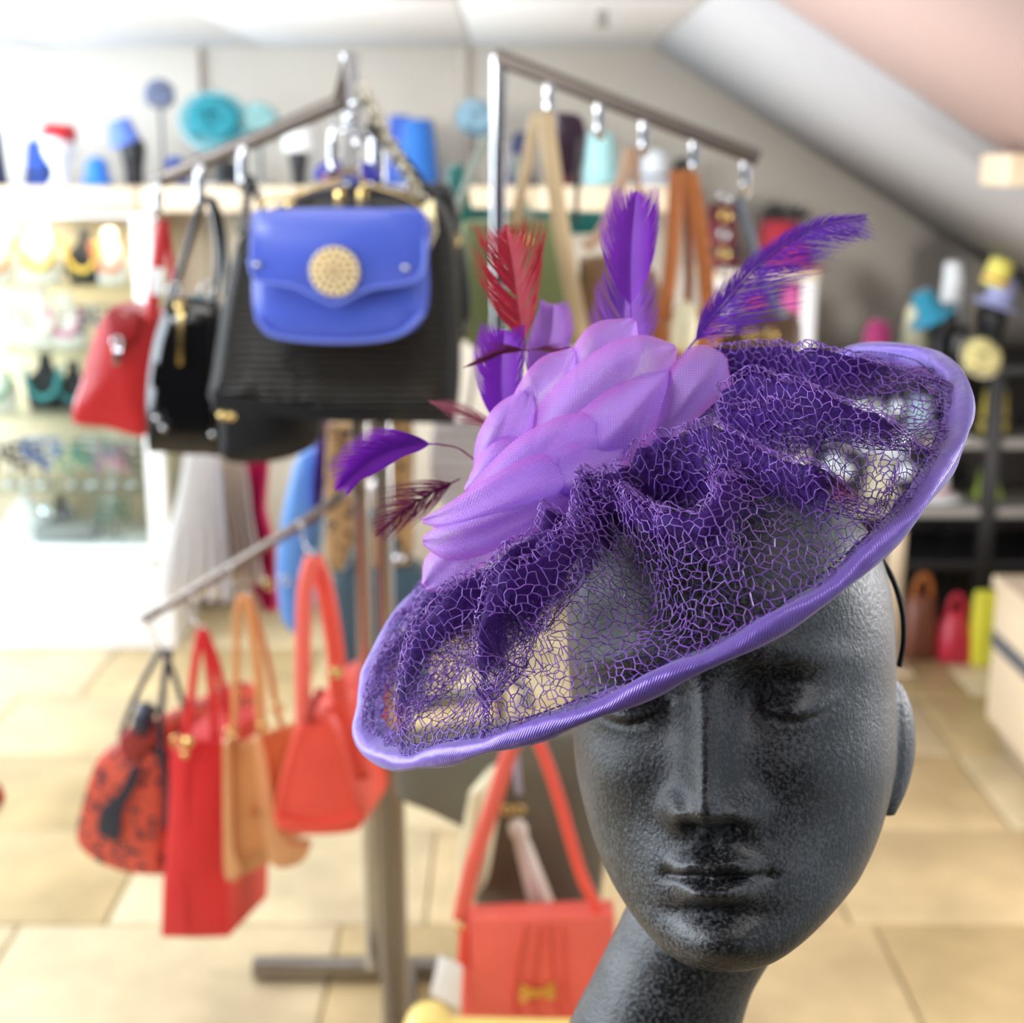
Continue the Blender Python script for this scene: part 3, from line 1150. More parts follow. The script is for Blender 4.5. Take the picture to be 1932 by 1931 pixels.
def petal(cen, wid, zc, belly=.010, cup=.006, tipz=0.0, n=44, m=17, blunt=.5, flute=.0012, ph=0.0, label=None):
    """crin petal: cen = image-space spine (px), wid = half widths (px) along it; cupped across and bowed toward the viewer"""
    cs = spline(np.array(cen, float), n)
    s = np.linspace(0, 1, n)
    hw = spline(np.array(wid, float), n)[:, 0]
    dz = np.interp(s, [0, 1], [0, tipz]) - belly * np.sin(np.pi * s)
    Z = zc + dz
    tg = np.gradient(cs, axis=0)
    tg /= np.linalg.norm(tg, axis=1)[:, None]
    nr = np.stack([-tg[:, 1], tg[:, 0]], 1)
    t = np.linspace(-1, 1, m)
    V = np.zeros((n, m, 3))
    for i in range(n):
        for k_ in range(m):
            p2 = cs[i] + nr[i] * hw[i] * t[k_]
            zz = Z[i] + cup * (t[k_] ** 2) * min(1, hw[i] / 40) + flute * math.sin(5 * t[k_] + ph + 2.0 * s[i]) 
            V[i, k_] = D(p2[0], p2[1], zz)
    mb = MB()
    mb.add(V.reshape(-1, 3), grid_faces(n, m))
    o = obj('petal', mb, crin, hat)
    me = o.data
    uvl = me.uv_layers.new(name='UVMap')
    li = np.empty(len(me.loops), np.int32)
    me.loops.foreach_get('vertex_index', li)
    ln = np.concatenate([[0], np.cumsum(np.linalg.norm(np.diff(cs, axis=0), axis=1))]) / F * zc
    U = np.repeat(ln, m)
    Wd = (hw[:, None] * t[None] / F * zc).ravel()
    uvl.data.foreach_set('uv', np.stack([U[li], Wd[li]], 1).astype(np.float32).ravel())
    ed = me.attributes.new('edge', 'FLOAT', 'POINT')
    ee = np.maximum(np.abs(t)[None].repeat(n, 0), np.abs(2 * s - 1)[:, None] ** 6)
    ed.data.foreach_set('value', ee.astype(np.float32).ravel())
    return o


B_ = .591
# back row
petal([(1070, 800), (1110, 720), (1160, 650), (1196, 604)], [20, 52, 58, 6], B_ + .022, blunt=.3, ph=1)
petal([(960, 850), (1010, 770), (1055, 705), (1090, 657)], [20, 48, 46, 5], B_ + .018, ph=2)
petal([(905, 905), (935, 845), (975, 785), (1004, 729)], [14, 40, 42, 4], B_ + .013, ph=0)
# right loop
petal([(1205, 880), (1245, 810), (1300, 735), (1345, 690), (1368, 672)], [4, 34, 52, 50, 8], B_ + .004, belly=.012, cup=.012, ph=2)
# broad middle petals
petal([(990, 900), (1070, 810), (1160, 730), (1235, 680), (1275, 655)], [26, 70, 76, 56, 6], B_ + .008, belly=.012, cup=.007, ph=0)
petal([(1010, 930), (1090, 870), (1170, 800), (1235, 735), (1262, 700)], [30, 62, 66, 40, 6], B_ + .001, belly=.012, cup=.008, ph=3)
petal([(850, 985), (930, 930), (1020, 870), (1110, 830), (1180, 812)], [12, 42, 60, 54, 5], B_ - .002, belly=.014, cup=.007, ph=1)
petal([(940, 960), (1040, 915), (1120, 880), (1185, 838)], [20, 52, 58, 6], B_ - .004, belly=.014, cup=.007, ph=2)
# front row
petal([(797, 984), (860, 975), (950, 940), (1040, 910), (1106, 925)], [5, 30, 48, 52, 4], B_ - .010, belly=.014, cup=.007, ph=2)
petal([(797, 1022), (850, 1018), (940, 990), (1030, 955), (1104, 928)], [8, 42, 44, 34, 3], B_ - .012, belly=.012, cup=.009, ph=0)
petal([(801, 1108), (830, 1085), (880, 1045), (950, 1005), (1010, 985)], [10, 42, 40, 30, 4], B_ - .004, belly=.008, cup=.009, ph=1)
petal([(880, 930), (960, 880), (1030, 840)], [10, 60, 10], B_ + .010, ph=1)

# feathers ----------------------------------------------------------------------


def feather(spine, wid, zc, mt, name='feather', bang=28, nb=90, rag=.06, gap=0.0, wscale=1.25, droop=0.0, tipz=0.0, label=None, side=(1, 1), seed=0, quill=None, s0=.10, curl=.012, seg=5):
    g = np.random.default_rng(100 + seed)
    n = 80
    c = spline(np.array(spine, float), n)
    s = np.linspace(0, 1, n)
    Zs = zc + tipz * s
    R = np.array([D(c[i, 0], c[i, 1], Zs[i]) for i in range(n)])
    t = np.gradient(R, axis=0)
    t /= np.linalg.norm(t, axis=1)[:, None]
    view = -FWD
    sd = np.cross(t, view)
    sd /= np.linalg.norm(sd, axis=1)[:, None]
    ln = np.linalg.norm(np.diff(R, axis=0), axis=1).sum()
    W = spline(np.array(wid, float), n)[:, 0] / F * zc
    vane = MB()
    VV, FF = [], []
    cnt = 0
    for sg in (-1, 1):
        if not side[0 if sg < 0 else 1]:
            continue
        skip = np.zeros(nb, bool)
        if gap:
            k = 0
            while k < nb:
                k += int(g.integers(5, 16))
                skip[k:k + int(g.integers(1, 4))] = g.random() < gap * 3
        for i in range(nb):
            if skip[i]:
                continue
            q = s0 + (1 - s0) * i / (nb - 1)
            f = q * (n - 1)
            i0 = min(int(f), n - 2)
            fr_ = f - i0
            p0 = R[i0] * (1 - fr_) + R[i0 + 1] * fr_
            T_ = t[i0]
            a = math.radians(bang * (1.1 - .2 * q) + g.normal() * 30 * rag)
            # half width of the outline a little further along the spine
            Ls = np.linspace(0, ln * 1.0, 60)
            aeff = a * .83
            lat = Ls * math.sin(aeff)
            se = q + Ls * math.cos(aeff) / ln
            ok_ = (lat <= np.interp(np.minimum(se, 1), s, W)) & (se <= 1.0 + .02 * math.cos(3 * i))
            Lb = (Ls[-1] if ok_.all() else Ls[max(int(np.argmin(ok_)) - 1, 1)]) * (1 + g.normal() * rag)
            u_ = np.linspace(0, 1, seg)[:, None]
            aa = a * (1 - .35 * u_[:, 0])
            d = np.cos(aa)[:, None] * T_ + np.sin(aa)[:, None] * sg * sd[i0]
            pp = p0 + Lb * u_ * d + view * (curl * np.sin(u_ * 2.0) * (Lb / .03)) * (.3 + .2 * sg) + np.array([0, 0, -1.0]) * droop * Lb * u_ ** 2
            hwid = wscale * ln / nb * .5 * (1 - .75 * u_ ** 3)
            hw_ = hwid * T_ * .9
            VV.append(np.concatenate([pp - hw_, pp + hw_]))
            j_ = np.arange(seg - 1)
            FF.append(np.stack([j_, j_ + 1, j_ + 1 + seg, j_ + seg], 1) + cnt)
            cnt += 2 * seg
    vane.add(np.concatenate(VV), np.concatenate(FF))
    o = obj(name, vane, mt, hat, label=label)
    qm = MB()
    tube(qm, R, .00034, None, 5, scale=[1.2, .9, .3])
    obj('quill', qm, quill or mt, o)
    return o


def feather_mat(name, col, tl=.4):
    m = mat(name, col, .5, spec=.35, sheen=.3, var=.12, vscale=70)
    nt = m.node_tree
    b = nt.nodes['Principled BSDF']
    o_ = nt.nodes['Material Output']
    tr_ = nt.nodes.new('ShaderNodeBsdfTranslucent'); tr_.inputs['Color'].default_value = col
    mx = nt.nodes.new('ShaderNodeMixShader'); mx.inputs[0].default_value = tl
    nt.links.new(b.outputs[0], mx.inputs[1]); nt.links.new(tr_.outputs[0], mx.inputs[2]); nt.links.new(mx.outputs[0], o_.inputs['Surface'])
    return m


fm_violet = feather_mat('violet_feather', S(150, 48, 205))
fm_pale = feather_mat('pale_violet_feather', S(160, 96, 205))
fm_lav = feather_mat('lavender_feather', S(186, 130, 214))
fm_red = feather_mat('red_feather', S(190, 44, 66))
fm_burg = feather_mat('burgundy_feather', S(122, 44, 84))
fm_plum = feather_mat('plum_plume', S(108, 38, 182), .3)
fm_rose = feather_mat('dusty_rose_feather', S(176, 100, 112))

feather([(1190, 600), (1188, 520), (1192, 440), (1200, 362)], [10, 48, 70, 56], .640, fm_violet, bang=36, nb=150, rag=.02, wscale=2.6, label='upright violet feather with a squared tip', seed=1)
feather([(1170, 730), (1174, 650), (1178, 580), (1184, 524)], [30, 74, 76, 52], .648, fm_pale, bang=46, nb=90, rag=.06, gap=.10, wscale=2.4, label='short pale violet feather with a split vane', seed=2)
feather([(992, 660), (978, 590), (968, 510), (954, 428)], [8, 46, 76, 80], .665, fm_red, bang=42, nb=90, rag=.10, gap=.14, wscale=2.1, label='ragged red feather', seed=3)
feather([(952, 830), (946, 750), (946, 685), (952, 626)], [10, 44, 62, 52], .655, fm_violet, bang=46, nb=110, rag=.03, wscale=2.8, label='violet feather beneath the red one', seed=4)
feather([(1010, 760), (1026, 690), (1040, 630), (1044, 576)], [18, 46, 50, 34], .660, fm_lav, bang=48, nb=100, rag=.02, wscale=3.0, label='broad lavender feather', seed=5)
feather([(1000, 662), (960, 662), (920, 676), (876, 694)], [4, 15, 14, 2], .640, fm_burg, bang=16, nb=50, rag=.04, wscale=1.8, label='narrow burgundy feather pointing left', seed=6)
feather([(1003, 660), (1025, 660), (1050, 662), (1078, 656)], [4, 16, 15, 2], .642, fm_burg, bang=18, nb=40, rag=.04, wscale=1.8, label='narrow burgundy feather pointing right', seed=7)
feather([(960, 815), (910, 795), (860, 775), (810, 758)], [8, 26, 24, 3], .668, fm_rose, bang=16, nb=60, rag=.05, wscale=1.4, label='dusty rose feather pointing left', seed=8)
feather([(825, 838), (770, 842), (700, 868), (634, 924)], [3, 30, 50, 40], .628, fm_violet, bang=38, nb=120, rag=.03, wscale=2.8, label='lone violet feather floating out to the left', seed=9)
feather([(868, 905), (815, 930), (765, 962), (708, 1012)], [20, 46, 48, 26], .650, fm_burg, bang=30, nb=90, rag=.16, gap=.08, wscale=1.6, label='wispy burgundy plume', seed=10)
feather([(1290, 672), (1350, 590), (1430, 500), (1530, 432), (1632, 410)], [20, 30, 26, 20, 10], .640, fm_plum, bang=30, nb=300, rag=.12, gap=.0, wscale=2.2, side=(1, 0), label='long curved purple ostrich plume', seed=11)
feather([(1285, 676), (1352, 592), (1432, 502), (1530, 434), (1632, 412)], [80, 92, 74, 58, 26], .641, fm_plum, name='plume_fringe', bang=40, nb=360, rag=.22, gap=.05, wscale=1.5, side=(0, 1), droop=.25, label='drooping fringe of the purple plume', seed=12)
# thin wire stalk of the lone feather
mb = MB()
tube(mb, [D(825, 838, .628), D(870, 850, .622), D(930, 900, .60)], .0005, 14, 5)
obj('feather_stalk', mb, fm_burg, hat)
# ------------------------------------------------------------------ bag rack and bags
chrome = mat('chrome', S(205, 205, 208), .16, 1.0)
arm_steel = mat('brown_steel', S(126, 115, 108), .38, 1.0)
steel = mat('brushed_steel', S(150, 145, 140), .33, 1.0)
gold = mat('gold_metal', S(228, 198, 130), .24, 1.0)


def leather(name, col, rough=.38, bump=.15, coat=.15, **k):
    return mat(name, col, rough, spec=.5, bump=bump, bscale=160, coat=coat, var=.06, vscale=14, **k)


blue_l = leather('cobalt_leather', S(78, 98, 200), .27)
black_l = leather('black_leather', S(24, 23, 25), .34)
patent_l = leather('black_patent', S(14, 13, 16), .12, coat=.6)
croc_l = mat('black_croc', S(19, 18, 18), .28, spec=.45, coat=.3, bump=1.0, bscale=34, kind='wave')
red_l = leather('red_leather', S(196, 36, 40), .42)
red2_l = leather('scarlet_leather', S(214, 40, 46), .40)
coral_l = leather('coral_leather', S(232, 82, 66), .36)
coral2_l = leather('salmon_leather', S(228, 98, 84), .40)
tan_l = leather('tan_leather', S(204, 138, 84), .42)
brown_l = leather('cognac_leather', S(180, 104, 48), .42)
navy_l = leather('navy_leather', S(44, 50, 66), .38)
teal_l = leather('teal_leather', S(20, 112, 108), .42)
green_l = leather('olive_green_leather', S(134, 146, 96), .5)
beige_l = leather('beige_leather', S(212, 184, 142), .45)
cream_l = leather('cream_leather', S(226, 214, 178), .45)
grey_l = leather('grey_olive_leather', S(96, 90, 76), .5)
denim_l = leather('sky_blue_leather', S(92, 148, 216), .5)
slate_l = leather('slate_teal_leather', S(54, 80, 92), .5)
yellow_l = leather('pale_yellow_leather', S(232, 206, 120), .4)
print_l = mat('coral_print_canvas', S(222, 96, 76), .5, col2=S(60, 52, 66), kind='voronoi', vscale=62)
white_card = mat('white_card', S(240, 238, 236), .6)


def axis_to(a, Y, b):
    """horizontal vector from pixel a on plane y=Y to pixel b at the same height"""
    A = P(a[0], a[1], Y)
    return G(b[0], b[1], A[2]) - A


def unit(v):
    v = np.asarray(v, float)
    return v / np.linalg.norm(v)


def pts3(pts, Y):
    return np.array([P(p[0], p[1], p[2] if len(p) > 2 else Y) for p in pts])


def strap(parent, pts, Y, wpx, mt, name='strap', th=.005, n=30, label=None, up=(0, 1, 0), closed=False):
    w_ = wpx * Y / F
    mb = MB()
    q = pts3(pts, Y)
    sweep(mb, spline(q, n), circ(th / 2, 8, w_ / 2, 4), up=up)
    return obj(name, mb, mt, parent, label=label)


def cord(parent, pts, Y, rpx, mt, name='strap', n=24, label=None):
    mb = MB()
    tube(mb, spline(pts3(pts, Y), n), rpx * Y / F, None, 8)
    return obj(name, mb, mt, parent, label=label)


def ring(parent, px, py, Y, rpx, mt=None, name='ring', wire=.0014, axis=(0, 1, 0), label=None):
    mb = MB()
    torus(mb, P(px, py, Y), rpx * Y / F, wire, axis)
    return obj(name, mb, mt or gold, parent, label=label)


def stud(parent, px, py, Y, rpx, mt=None, name='stud', label=None):
    mb = MB()
    r = rpx * Y / F
    lathe(mb, [(r, 0), (r, r * .3), (r * .75, r * .7), (r * .3, r * .9), (r * .02, r * .92)], P(px, py, Y), (0, -1, 0), 14)
    return obj(name, mb, mt or gold, parent, label=label)


def panel(parent, name, pts, Y, depth, mt, bev=.006, axis=None, puff=0.0, smooth_n=None, label=None):
    mb = MB()
    q = px_outline(pts, Y, smooth_n)
    plate(mb, q, depth, bev, axis, puff)
    return obj(name, mb, mt, parent, label=label, angle=40)


def seam(parent, pts, Y, mt, name='piping', r=.0018, n=60, label=None, closed=False):
    mb = MB()
    q = pts3(pts, Y)
    if closed:
        q = np.concatenate([q, q[:1]])
    tube(mb, spline(q, n), r, None, 6)
    return obj(name, mb, mt, parent, label=label)


def bag(label, px, py, Y, cat='handbag', name='handbag', group=None):
    return thing(name, label, cat, P(px, py, Y), group)


# --- the rack -----------------------------------------------------------------
RY = 1.98
rk = thing('bag_rack', 'chrome four-way bag rack with sloping arms in the middle of the shop', 'rack', (P(742, 1931, RY)[0], RY, 0))
bx = P(742, 1700, RY)[0]


def sq_tube(name, pts, s_, mt, label=None):
    mb = MB()
    q = np.asarray(pts, float)
    sweep(mb, q, circ(s_ / 2, 16, s_ / 2, 5), up=(0.0, 1.0, 0.02) if abs(q[-1] - q[0])[1] < .6 * np.linalg.norm(q[-1] - q[0]) else (0, 0, 1))
    return obj(name, mb, mt, rk, label=label, angle=40)


sq_tube('post', [(bx, RY, .04), (bx, RY, P(742, 1420, RY)[2])], .040, steel)
a = P(690, 820, RY + .05); b = P(690, 1420, RY + .05)
sq_tube('upright', [(bx - .035, RY + .03, b[2] - .35), (bx - .035, RY + .03, P(690, 100, RY)[2])], .024, chrome)
sq_tube('upright', [(bx + .0, RY, P(742, 1430, RY)[2] - .02), (bx, RY, P(735, 230, RY)[2])], .022, chrome)
R2 = 2.06
xr = P(942, 600, R2)[0]
rz = P(942, 108, R2)[2]
sq_tube('upright', [(xr, R2, P(942, 1380, R2)[2]), (xr, R2, rz)], .021, chrome)
sq_tube('bracket', [(bx + .018, RY + .01, P(742, 1340, RY)[2]), (xr, R2, P(742, 1340, RY)[2])], .022, steel)
# sloping arms
arm_r = [P(936, 108, R2), P(1432, 300, R2 - .06)]
sq_tube('arm', arm_r, .022, arm_steel)
arm_l = [(bx - .035, RY + .03, P(690, 112, RY)[2]), P(640, 195, RY), P(292, 345, RY + .10)]
sq_tube('arm', spline(arm_l, 3), .022, arm_steel)
arm_f = [(bx - .035, RY + .03, P(690, 108, RY)[2]), (P(672, 200, 1.86)[0], 1.86, P(672, 200, 1.86)[2]), P(660, 330, 1.70)]
sq_tube('arm', arm_f, .020, chrome)
arm_ll = [(bx - .035, RY + .03, P(690, 905, RY)[2]), P(600, 968, RY - .02), P(272, 1170, RY + .04)]
mb = MB(); tube(mb, spline(arm_ll, 14), .0075, None, 8)
obj('arm', mb, arm_steel, rk)
arm_lf = [(bx, RY, P(742, 1180, RY)[2]), P(960, 1280, 1.78), P(1000, 1330, 1.62)]
mb = MB(); tube(mb, spline(arm_lf, 10), .0075, None, 8)
obj('arm', mb, arm_steel, rk)
# floor bars
fz = G(640, 1848)[1]
x0, x1 = G(480, 1848)[0], G(846, 1848)[0]
sq_tube('floor_bar', [(x0, fz, .022), (x1, fz, .022)], .034, steel)
sq_tube('floor_bar', [(x0, RY - .33, .022), (x1, RY - .33, .022)], .034, steel)
sq_tube('floor_bar', [(bx, fz, .022), (bx, RY - .33, .022)], .034, steel)
# J hooks hanging from the arms


def hook(px, top, bot, Y, wpx=17):
    mb = MB()
    q = pts3([(px, top, Y + .012), (px, top - 3, Y), (px, top + 8, Y - .013), (px, bot - 12, Y - .013), (px, bot, Y - .022), (px, bot - 16, Y - .034)], Y)
    sweep(mb, spline(q, 20), circ(.0012, 8, wpx / 2 * Y / F, 4), up=(0, 1, .3))
    obj('hook', mb, chrome, rk)


def wire_hook(x0, y0, x1, y1, Y):
    mb = MB()
    tube(mb, spline(pts3([(x0 - 3, y0 + 8), (x0, y0 - 6), (x0 + 5, y0 + 10), (x0 + 6, (y0 + y1) / 2), (x1, y1), (x1 + 8, y1 - 12)], Y), 24), .0016, None, 6)
    obj('hook', mb, chrome, rk)


for px, t_, b_, yy in ((1036, 150, 222, 2.05), (1131, 186, 262, 2.04), (1216, 220, 292, 2.03), (1311, 258, 330, 2.02), (1407, 296, 366, 2.01),
                       (296, 340, 412, 2.07), (376, 306, 400, 2.05), (457, 268, 360, 2.03), (628, 232, 335, 1.82), (672, 255, 350, 1.76)):
    hook(px, t_, b_, yy)
for x0_, y0_, x1_, y1_, yy in ((282, 1166, 312, 1232, 2.01), (352, 1120, 378, 1192, 1.97), (430, 1070, 462, 1128, 1.93), (565, 988, 585, 1050, 1.90), (985, 1310, 1000, 1380, 1.64)):
    wire_hook(x0_, y0_, x1_, y1_, yy)

# --- blue flap bag --------------------------------------------------------------
Yb = 1.70
b = bag('small cobalt blue flap bag with a round gold medallion, hanging face-on', 640, 650, Yb)
body = [(480, 410), (640, 404), (796, 410), (804, 500), (806, 560), (796, 605), (752, 637), (640, 648), (530, 640), (488, 618), (474, 575), (474, 500)]
panel(b, 'body', body, Yb + .012, .055, blue_l, .010, puff=.010, smooth_n=60)
flap = [(476, 398), (560, 394), (640, 393), (720, 394), (797, 398), (802, 450), (800, 500), (786, 526), (752, 537), (706, 543), (672, 556), (632, 574), (592, 558), (556, 542), (510, 534), (482, 528), (470, 490), (472, 440)]
panel(b, 'flap', flap, Yb - .026, .012, blue_l, .003, smooth_n=90)
seam(b, flap[5:17], Yb - .026, leather('blue_piping_and_highlight', S(108, 128, 222), .3), 'flap_edge_highlight', .0022)  # lighter cord added to paint the bright edge of the flap
seam(b, [(484, 600), (520, 634), (640, 645), (745, 634), (798, 592)], Yb + .009, leather('blue_piping_and_highlight', S(108, 128, 222), .3), r=.0028)
mb = MB()
c_ = P(632, 512, Yb - .027)
r_ = 46 * Yb / F
lathe(mb, [(r_, 0), (r_, .003), (r_ * .92, .006), (r_ * .6, .0085), (.0005, .0095)], c_, (0, -1, 0), 28)
md_ = obj('medallion', mb, mat('pale_gold_base', S(168, 130, 62), .5, .6), b)
mb = MB()
for rr_, n_r in ((.88, 20), (.62, 14), (.36, 8), (.0, 1)):
    for k in range(n_r):
        an = 2 * math.pi * k / n_r
        hgt = .005 + .005 * (1 - rr_)
        ball(mb, c_ + np.array([math.cos(an) * r_ * rr_, -hgt, math.sin(an) * r_ * rr_]), r_ * .13, 8)
o = obj('filigree', mb, mat('pale_gold_beads', S(244, 228, 190), .3, .7), md_); o['kind'] = 'stuff'
for px, py in ((486, 500), (765, 506)):
    stud(b, px, py, Yb - .027, 7, chrome)
chain_pts = [(478, 420), (500, 380), (560, 370), (640, 340), (668, 336), (700, 352), (780, 380), (800, 420)]
cord(b, chain_pts, Yb + .03, 4, gold, 'chain_strap')

# --- black bags behind it --------------------------------------------------------
b = bag('large black crocodile-pattern tote behind the cobalt flap bag', 640, 800, 1.86)
panel(b, 'body', [(470, 410), (640, 350), (800, 372), (846, 420), (860, 520), (866, 640), (860, 780), (820, 800), (640, 790), (480, 772), (395, 760), (398, 700), (420, 560), (440, 470)], 1.80, .11, croc_l, .012, puff=.012, smooth_n=70)
panel(b, 'base_trim', [(398, 742), (640, 772), (862, 772), (858, 800), (640, 798), (400, 776)], 1.793, .012, black_l, .003)
strap(b, [(456, 440, 1.83), (464, 390, 1.92), (474, 338, 2.0)], 1.84, 18, croc_l, 'handle')
strap(b, [(474, 338, 2.0), (490, 380, 1.94), (506, 430, 1.86)], 1.84, 16, croc_l, 'handle')
strap(b, [(820, 400), (780, 330), (720, 260), (690, 240)], 1.84, 24, croc_l, 'handle')
for px, py in ((566, 368), (548, 386), (690, 352), (420, 784), (436, 786)):
    stud(b, px, py, 1.785, 9)
panel(b, 'zip_pull', [(632, 360), (652, 360), (652, 392), (632, 392)], 1.785, .006, gold, .001)
panel(b, 'zip_pull', [(674, 358), (694, 358), (694, 390), (674, 390)], 1.785, .006, gold, .001)

panel(b, 'clasp', [(792, 392), (818, 376), (824, 440), (810, 472), (796, 462)], 1.78, .008, mat('pale_gold', S(222, 208, 160), .35, .8), .002)
mb = MB()
for k in range(17):
    f_ = k / 16
    torus(mb, P(686 + 110 * f_ ** 1.1, 170 + 210 * f_, 1.80), .0085, .0022, (1, .3 if k % 2 else 2, .4), 10, 5)
o = obj('chain_strap', mb, mat('antique_silver', S(190, 180, 158), .25, 1.0), b)

b = bag('black bag hanging lowest behind the crocodile-pattern tote', 510, 880, 1.97)
panel(b, 'body', [(408, 740), (600, 740), (606, 800), (596, 840), (560, 862), (500, 876), (420, 872), (410, 820)], 1.94, .06, black_l, .010, puff=.008, smooth_n=50)
strap(b, [(420, 760), (450, 560), (470, 330)], 1.97, 16, black_l, 'handle')

b = bag('black shoulder bag with a gold curb chain on its right side', 850, 640, 1.93)
panel(b, 'body', [(800, 348), (846, 352), (866, 430), (886, 560), (878, 640), (840, 650), (800, 640)], 1.92, .08, black_l, .012, puff=.006, smooth_n=40)
for k, (px, py) in enumerate(((852, 455), (850, 490), (848, 525), (850, 560), (852, 592), (846, 622))):
    ring(b, px, py, 1.905, 12, gold, 'chain_link', .0028, (1, .2, 0) if k % 2 else (0, 1, 0))

b = bag('indigo and pink beaded clutch hooked above the cobalt flap bag', 650, 345, 1.84, 'clutch', 'clutch')
panel(b, 'body', [(590, 320), (620, 302), (690, 306), (712, 322), (706, 344), (600, 342)], 1.83, .03, leather('indigo_satin', S(64, 62, 170), .4), .006, smooth_n=30)
panel(b, 'applique', [(606, 332), (640, 320), (680, 326), (676, 342), (612, 344)], 1.825, .008, leather('pink_beading', S(176, 120, 140), .4), .002, smooth_n=20)
for px, py in ((672, 194), (664, 218), (655, 246), (688, 254)):
    mb = MB(); ball(mb, P(px, py, 1.80), .0075)
    obj('hook_ball', mb, chrome, rk)

# --- upper left arm: patent and red bags ------------------------------------------
b = bag('black patent tote with a gold zip and long handles, left of the crocodile-pattern tote', 345, 860, 2.02)
panel(b, 'body', [(312, 570), (352, 562), (400, 574), (416, 620), (418, 720), (424, 850), (380, 860), (300, 856), (276, 846), (274, 740), (288, 640)], 1.99, .13, patent_l, .012, axis_to((424, 850), 1.99, (470, 812)) / .28 * .9, .010, smooth_n=60)
strap(b, [(318, 578), (350, 480), (378, 390), (390, 372)], 1.985, 14, patent_l, 'handle')
strap(b, [(402, 580), (412, 480), (400, 392), (388, 372)], 1.985, 14, patent_l, 'handle')
strap(b, [(424, 560), (424, 470), (408, 392), (394, 374)], 2.05, 14, patent_l, 'handle')
panel(b, 'zip', [(336, 572), (346, 572), (344, 690), (334, 690)], 1.975, .008, gold, .001)
stud(b, 341, 578, 1.97, 11, gold, 'zip_pull')
for px, py in ((329, 548), (392, 546)):
    ring(b, px, py, 1.975, 12, chrome, 'ring', .0025)
for px, py in ((297, 790), (309, 808), (402, 820)):
    stud(b, px, py, 1.972, 7, chrome)

b = bag('small red bag with a wide shoulder strap at the outer end of the upper arm', 215, 825, 2.1)
panel(b, 'body', [(196, 592), (216, 578), (262, 590), (290, 600), (296, 680), (284, 760), (270, 826), (200, 812), (132, 798), (150, 720), (172, 640)], 2.08, .10, red_l, .012, puff=.012, smooth_n=60)
panel(b, 'flap', [(200, 588), (220, 580), (262, 592), (256, 640), (226, 660), (204, 640)], 2.062, .010, leather('deep_red_leather', S(160, 24, 30), .42), .003, smooth_n=30)
strap(b, [(282, 610), (292, 540), (300, 470), (308, 414)], 2.07, 26, red_l)
strap(b, [(308, 414), (318, 470), (326, 540), (326, 600)], 2.09, 16, red_l)
ring(b, 222, 646, 2.05, 9, chrome, 'clasp', .003)
panel(b, 'clasp', [(214, 656), (230, 656), (226, 688), (212, 688)], 2.055, .006, chrome, .001)
panel(b, 'price_tag', [(284, 505), (310, 508), (306, 560), (284, 556)], 2.05, .002, white_card, .0005)

# --- lower left arm ------------------------------------------------------------------
Yd = 2.02
ax = unit(axis_to((620, 1470), 1.86, (700, 1420)) * [1, 1, 0])
b = bag('coral canvas duffel with a small dark print, navy handles and a navy strap', 230, 1660, Yd)
panel(b, 'body', [(222, 1400), (262, 1372), (300, 1376), (312, 1420), (318, 1540), (312, 1640), (296, 1662), (240, 1660), (180, 1640), (142, 1610), (134, 1580), (146, 1520), (166, 1450), (186, 1420)], Yd, .24, print_l, .022, ax, .014, smooth_n=70)
panel(b, 'gathered_mouth', [(222, 1392), (262, 1366), (296, 1374), (284, 1410), (250, 1440), (226, 1424)], Yd - .016, .02, leather('dark_coral_cloth', S(150, 48, 44), .6), .005, smooth_n=30)
panel(b, 'closure_strap', [(248, 1450), (264, 1444), (258, 1480), (232, 1530), (224, 1588), (196, 1582), (184, 1570), (190, 1530), (222, 1500)], Yd - .020, .006, navy_l, .002, smooth_n=40)
strap(b, [(226, 1392), (256, 1316), (290, 1250), (306, 1226)], Yd, 12, navy_l, 'handle')
strap(b, [(306, 1226), (322, 1260), (340, 1310), (356, 1360)], Yd + .06, 12, navy_l, 'handle')
strap(b, [(322, 1226), (314, 1260), (306, 1320), (304, 1400), (316, 1500), (312, 1560)], Yd - .012, 14, navy_l, 'handle')
mb = MB(); lathe(mb, [(.012, -.03), (.018, -.01), (.014, .0), (.017, .012), (.004, .02)], P(274, 1350, Yd - .01), (.3, 0, 1), 12)
obj('drawstring_knot', mb, navy_l, b)

Yt = 1.96
ax2 = axis_to((428, 1772), Yt, (506, 1690))
b = bag('tall scarlet leather tote with gold rings, hanging lowest on the left arm', 370, 1775, Yt)
panel(b, 'body', [(320, 1402), (420, 1396), (428, 1500), (430, 1640), (428, 1772), (365, 1774), (302, 1772), (306, 1660), (318, 1500)], Yt, np.linalg.norm(ax2), red2_l, .006, unit(ax2), .010)
seam(b, [(352, 1420), (352, 1560), (350, 1768)], Yt - .008, red_l, 'side_seam', .0015)
strap(b, [(352, 1392), (360, 1320), (370, 1240), (380, 1188)], Yt, 17, red2_l, 'handle')
strap(b, [(380, 1188), (392, 1240), (402, 1320), (404, 1392)], Yt + .01, 18, red2_l, 'handle')
strap(b, [(384, 1188), (408, 1250), (426, 1330), (436, 1400)], Yt + .10, 16, red_l, 'handle')
for px, py, rr_ in ((357, 1400, 13), (350, 1424, 9)):
    stud(b, px, py, Yt - .012, rr_)
ring(b, 334, 1400, Yt - .01, 11, gold, 'ring', .0025)

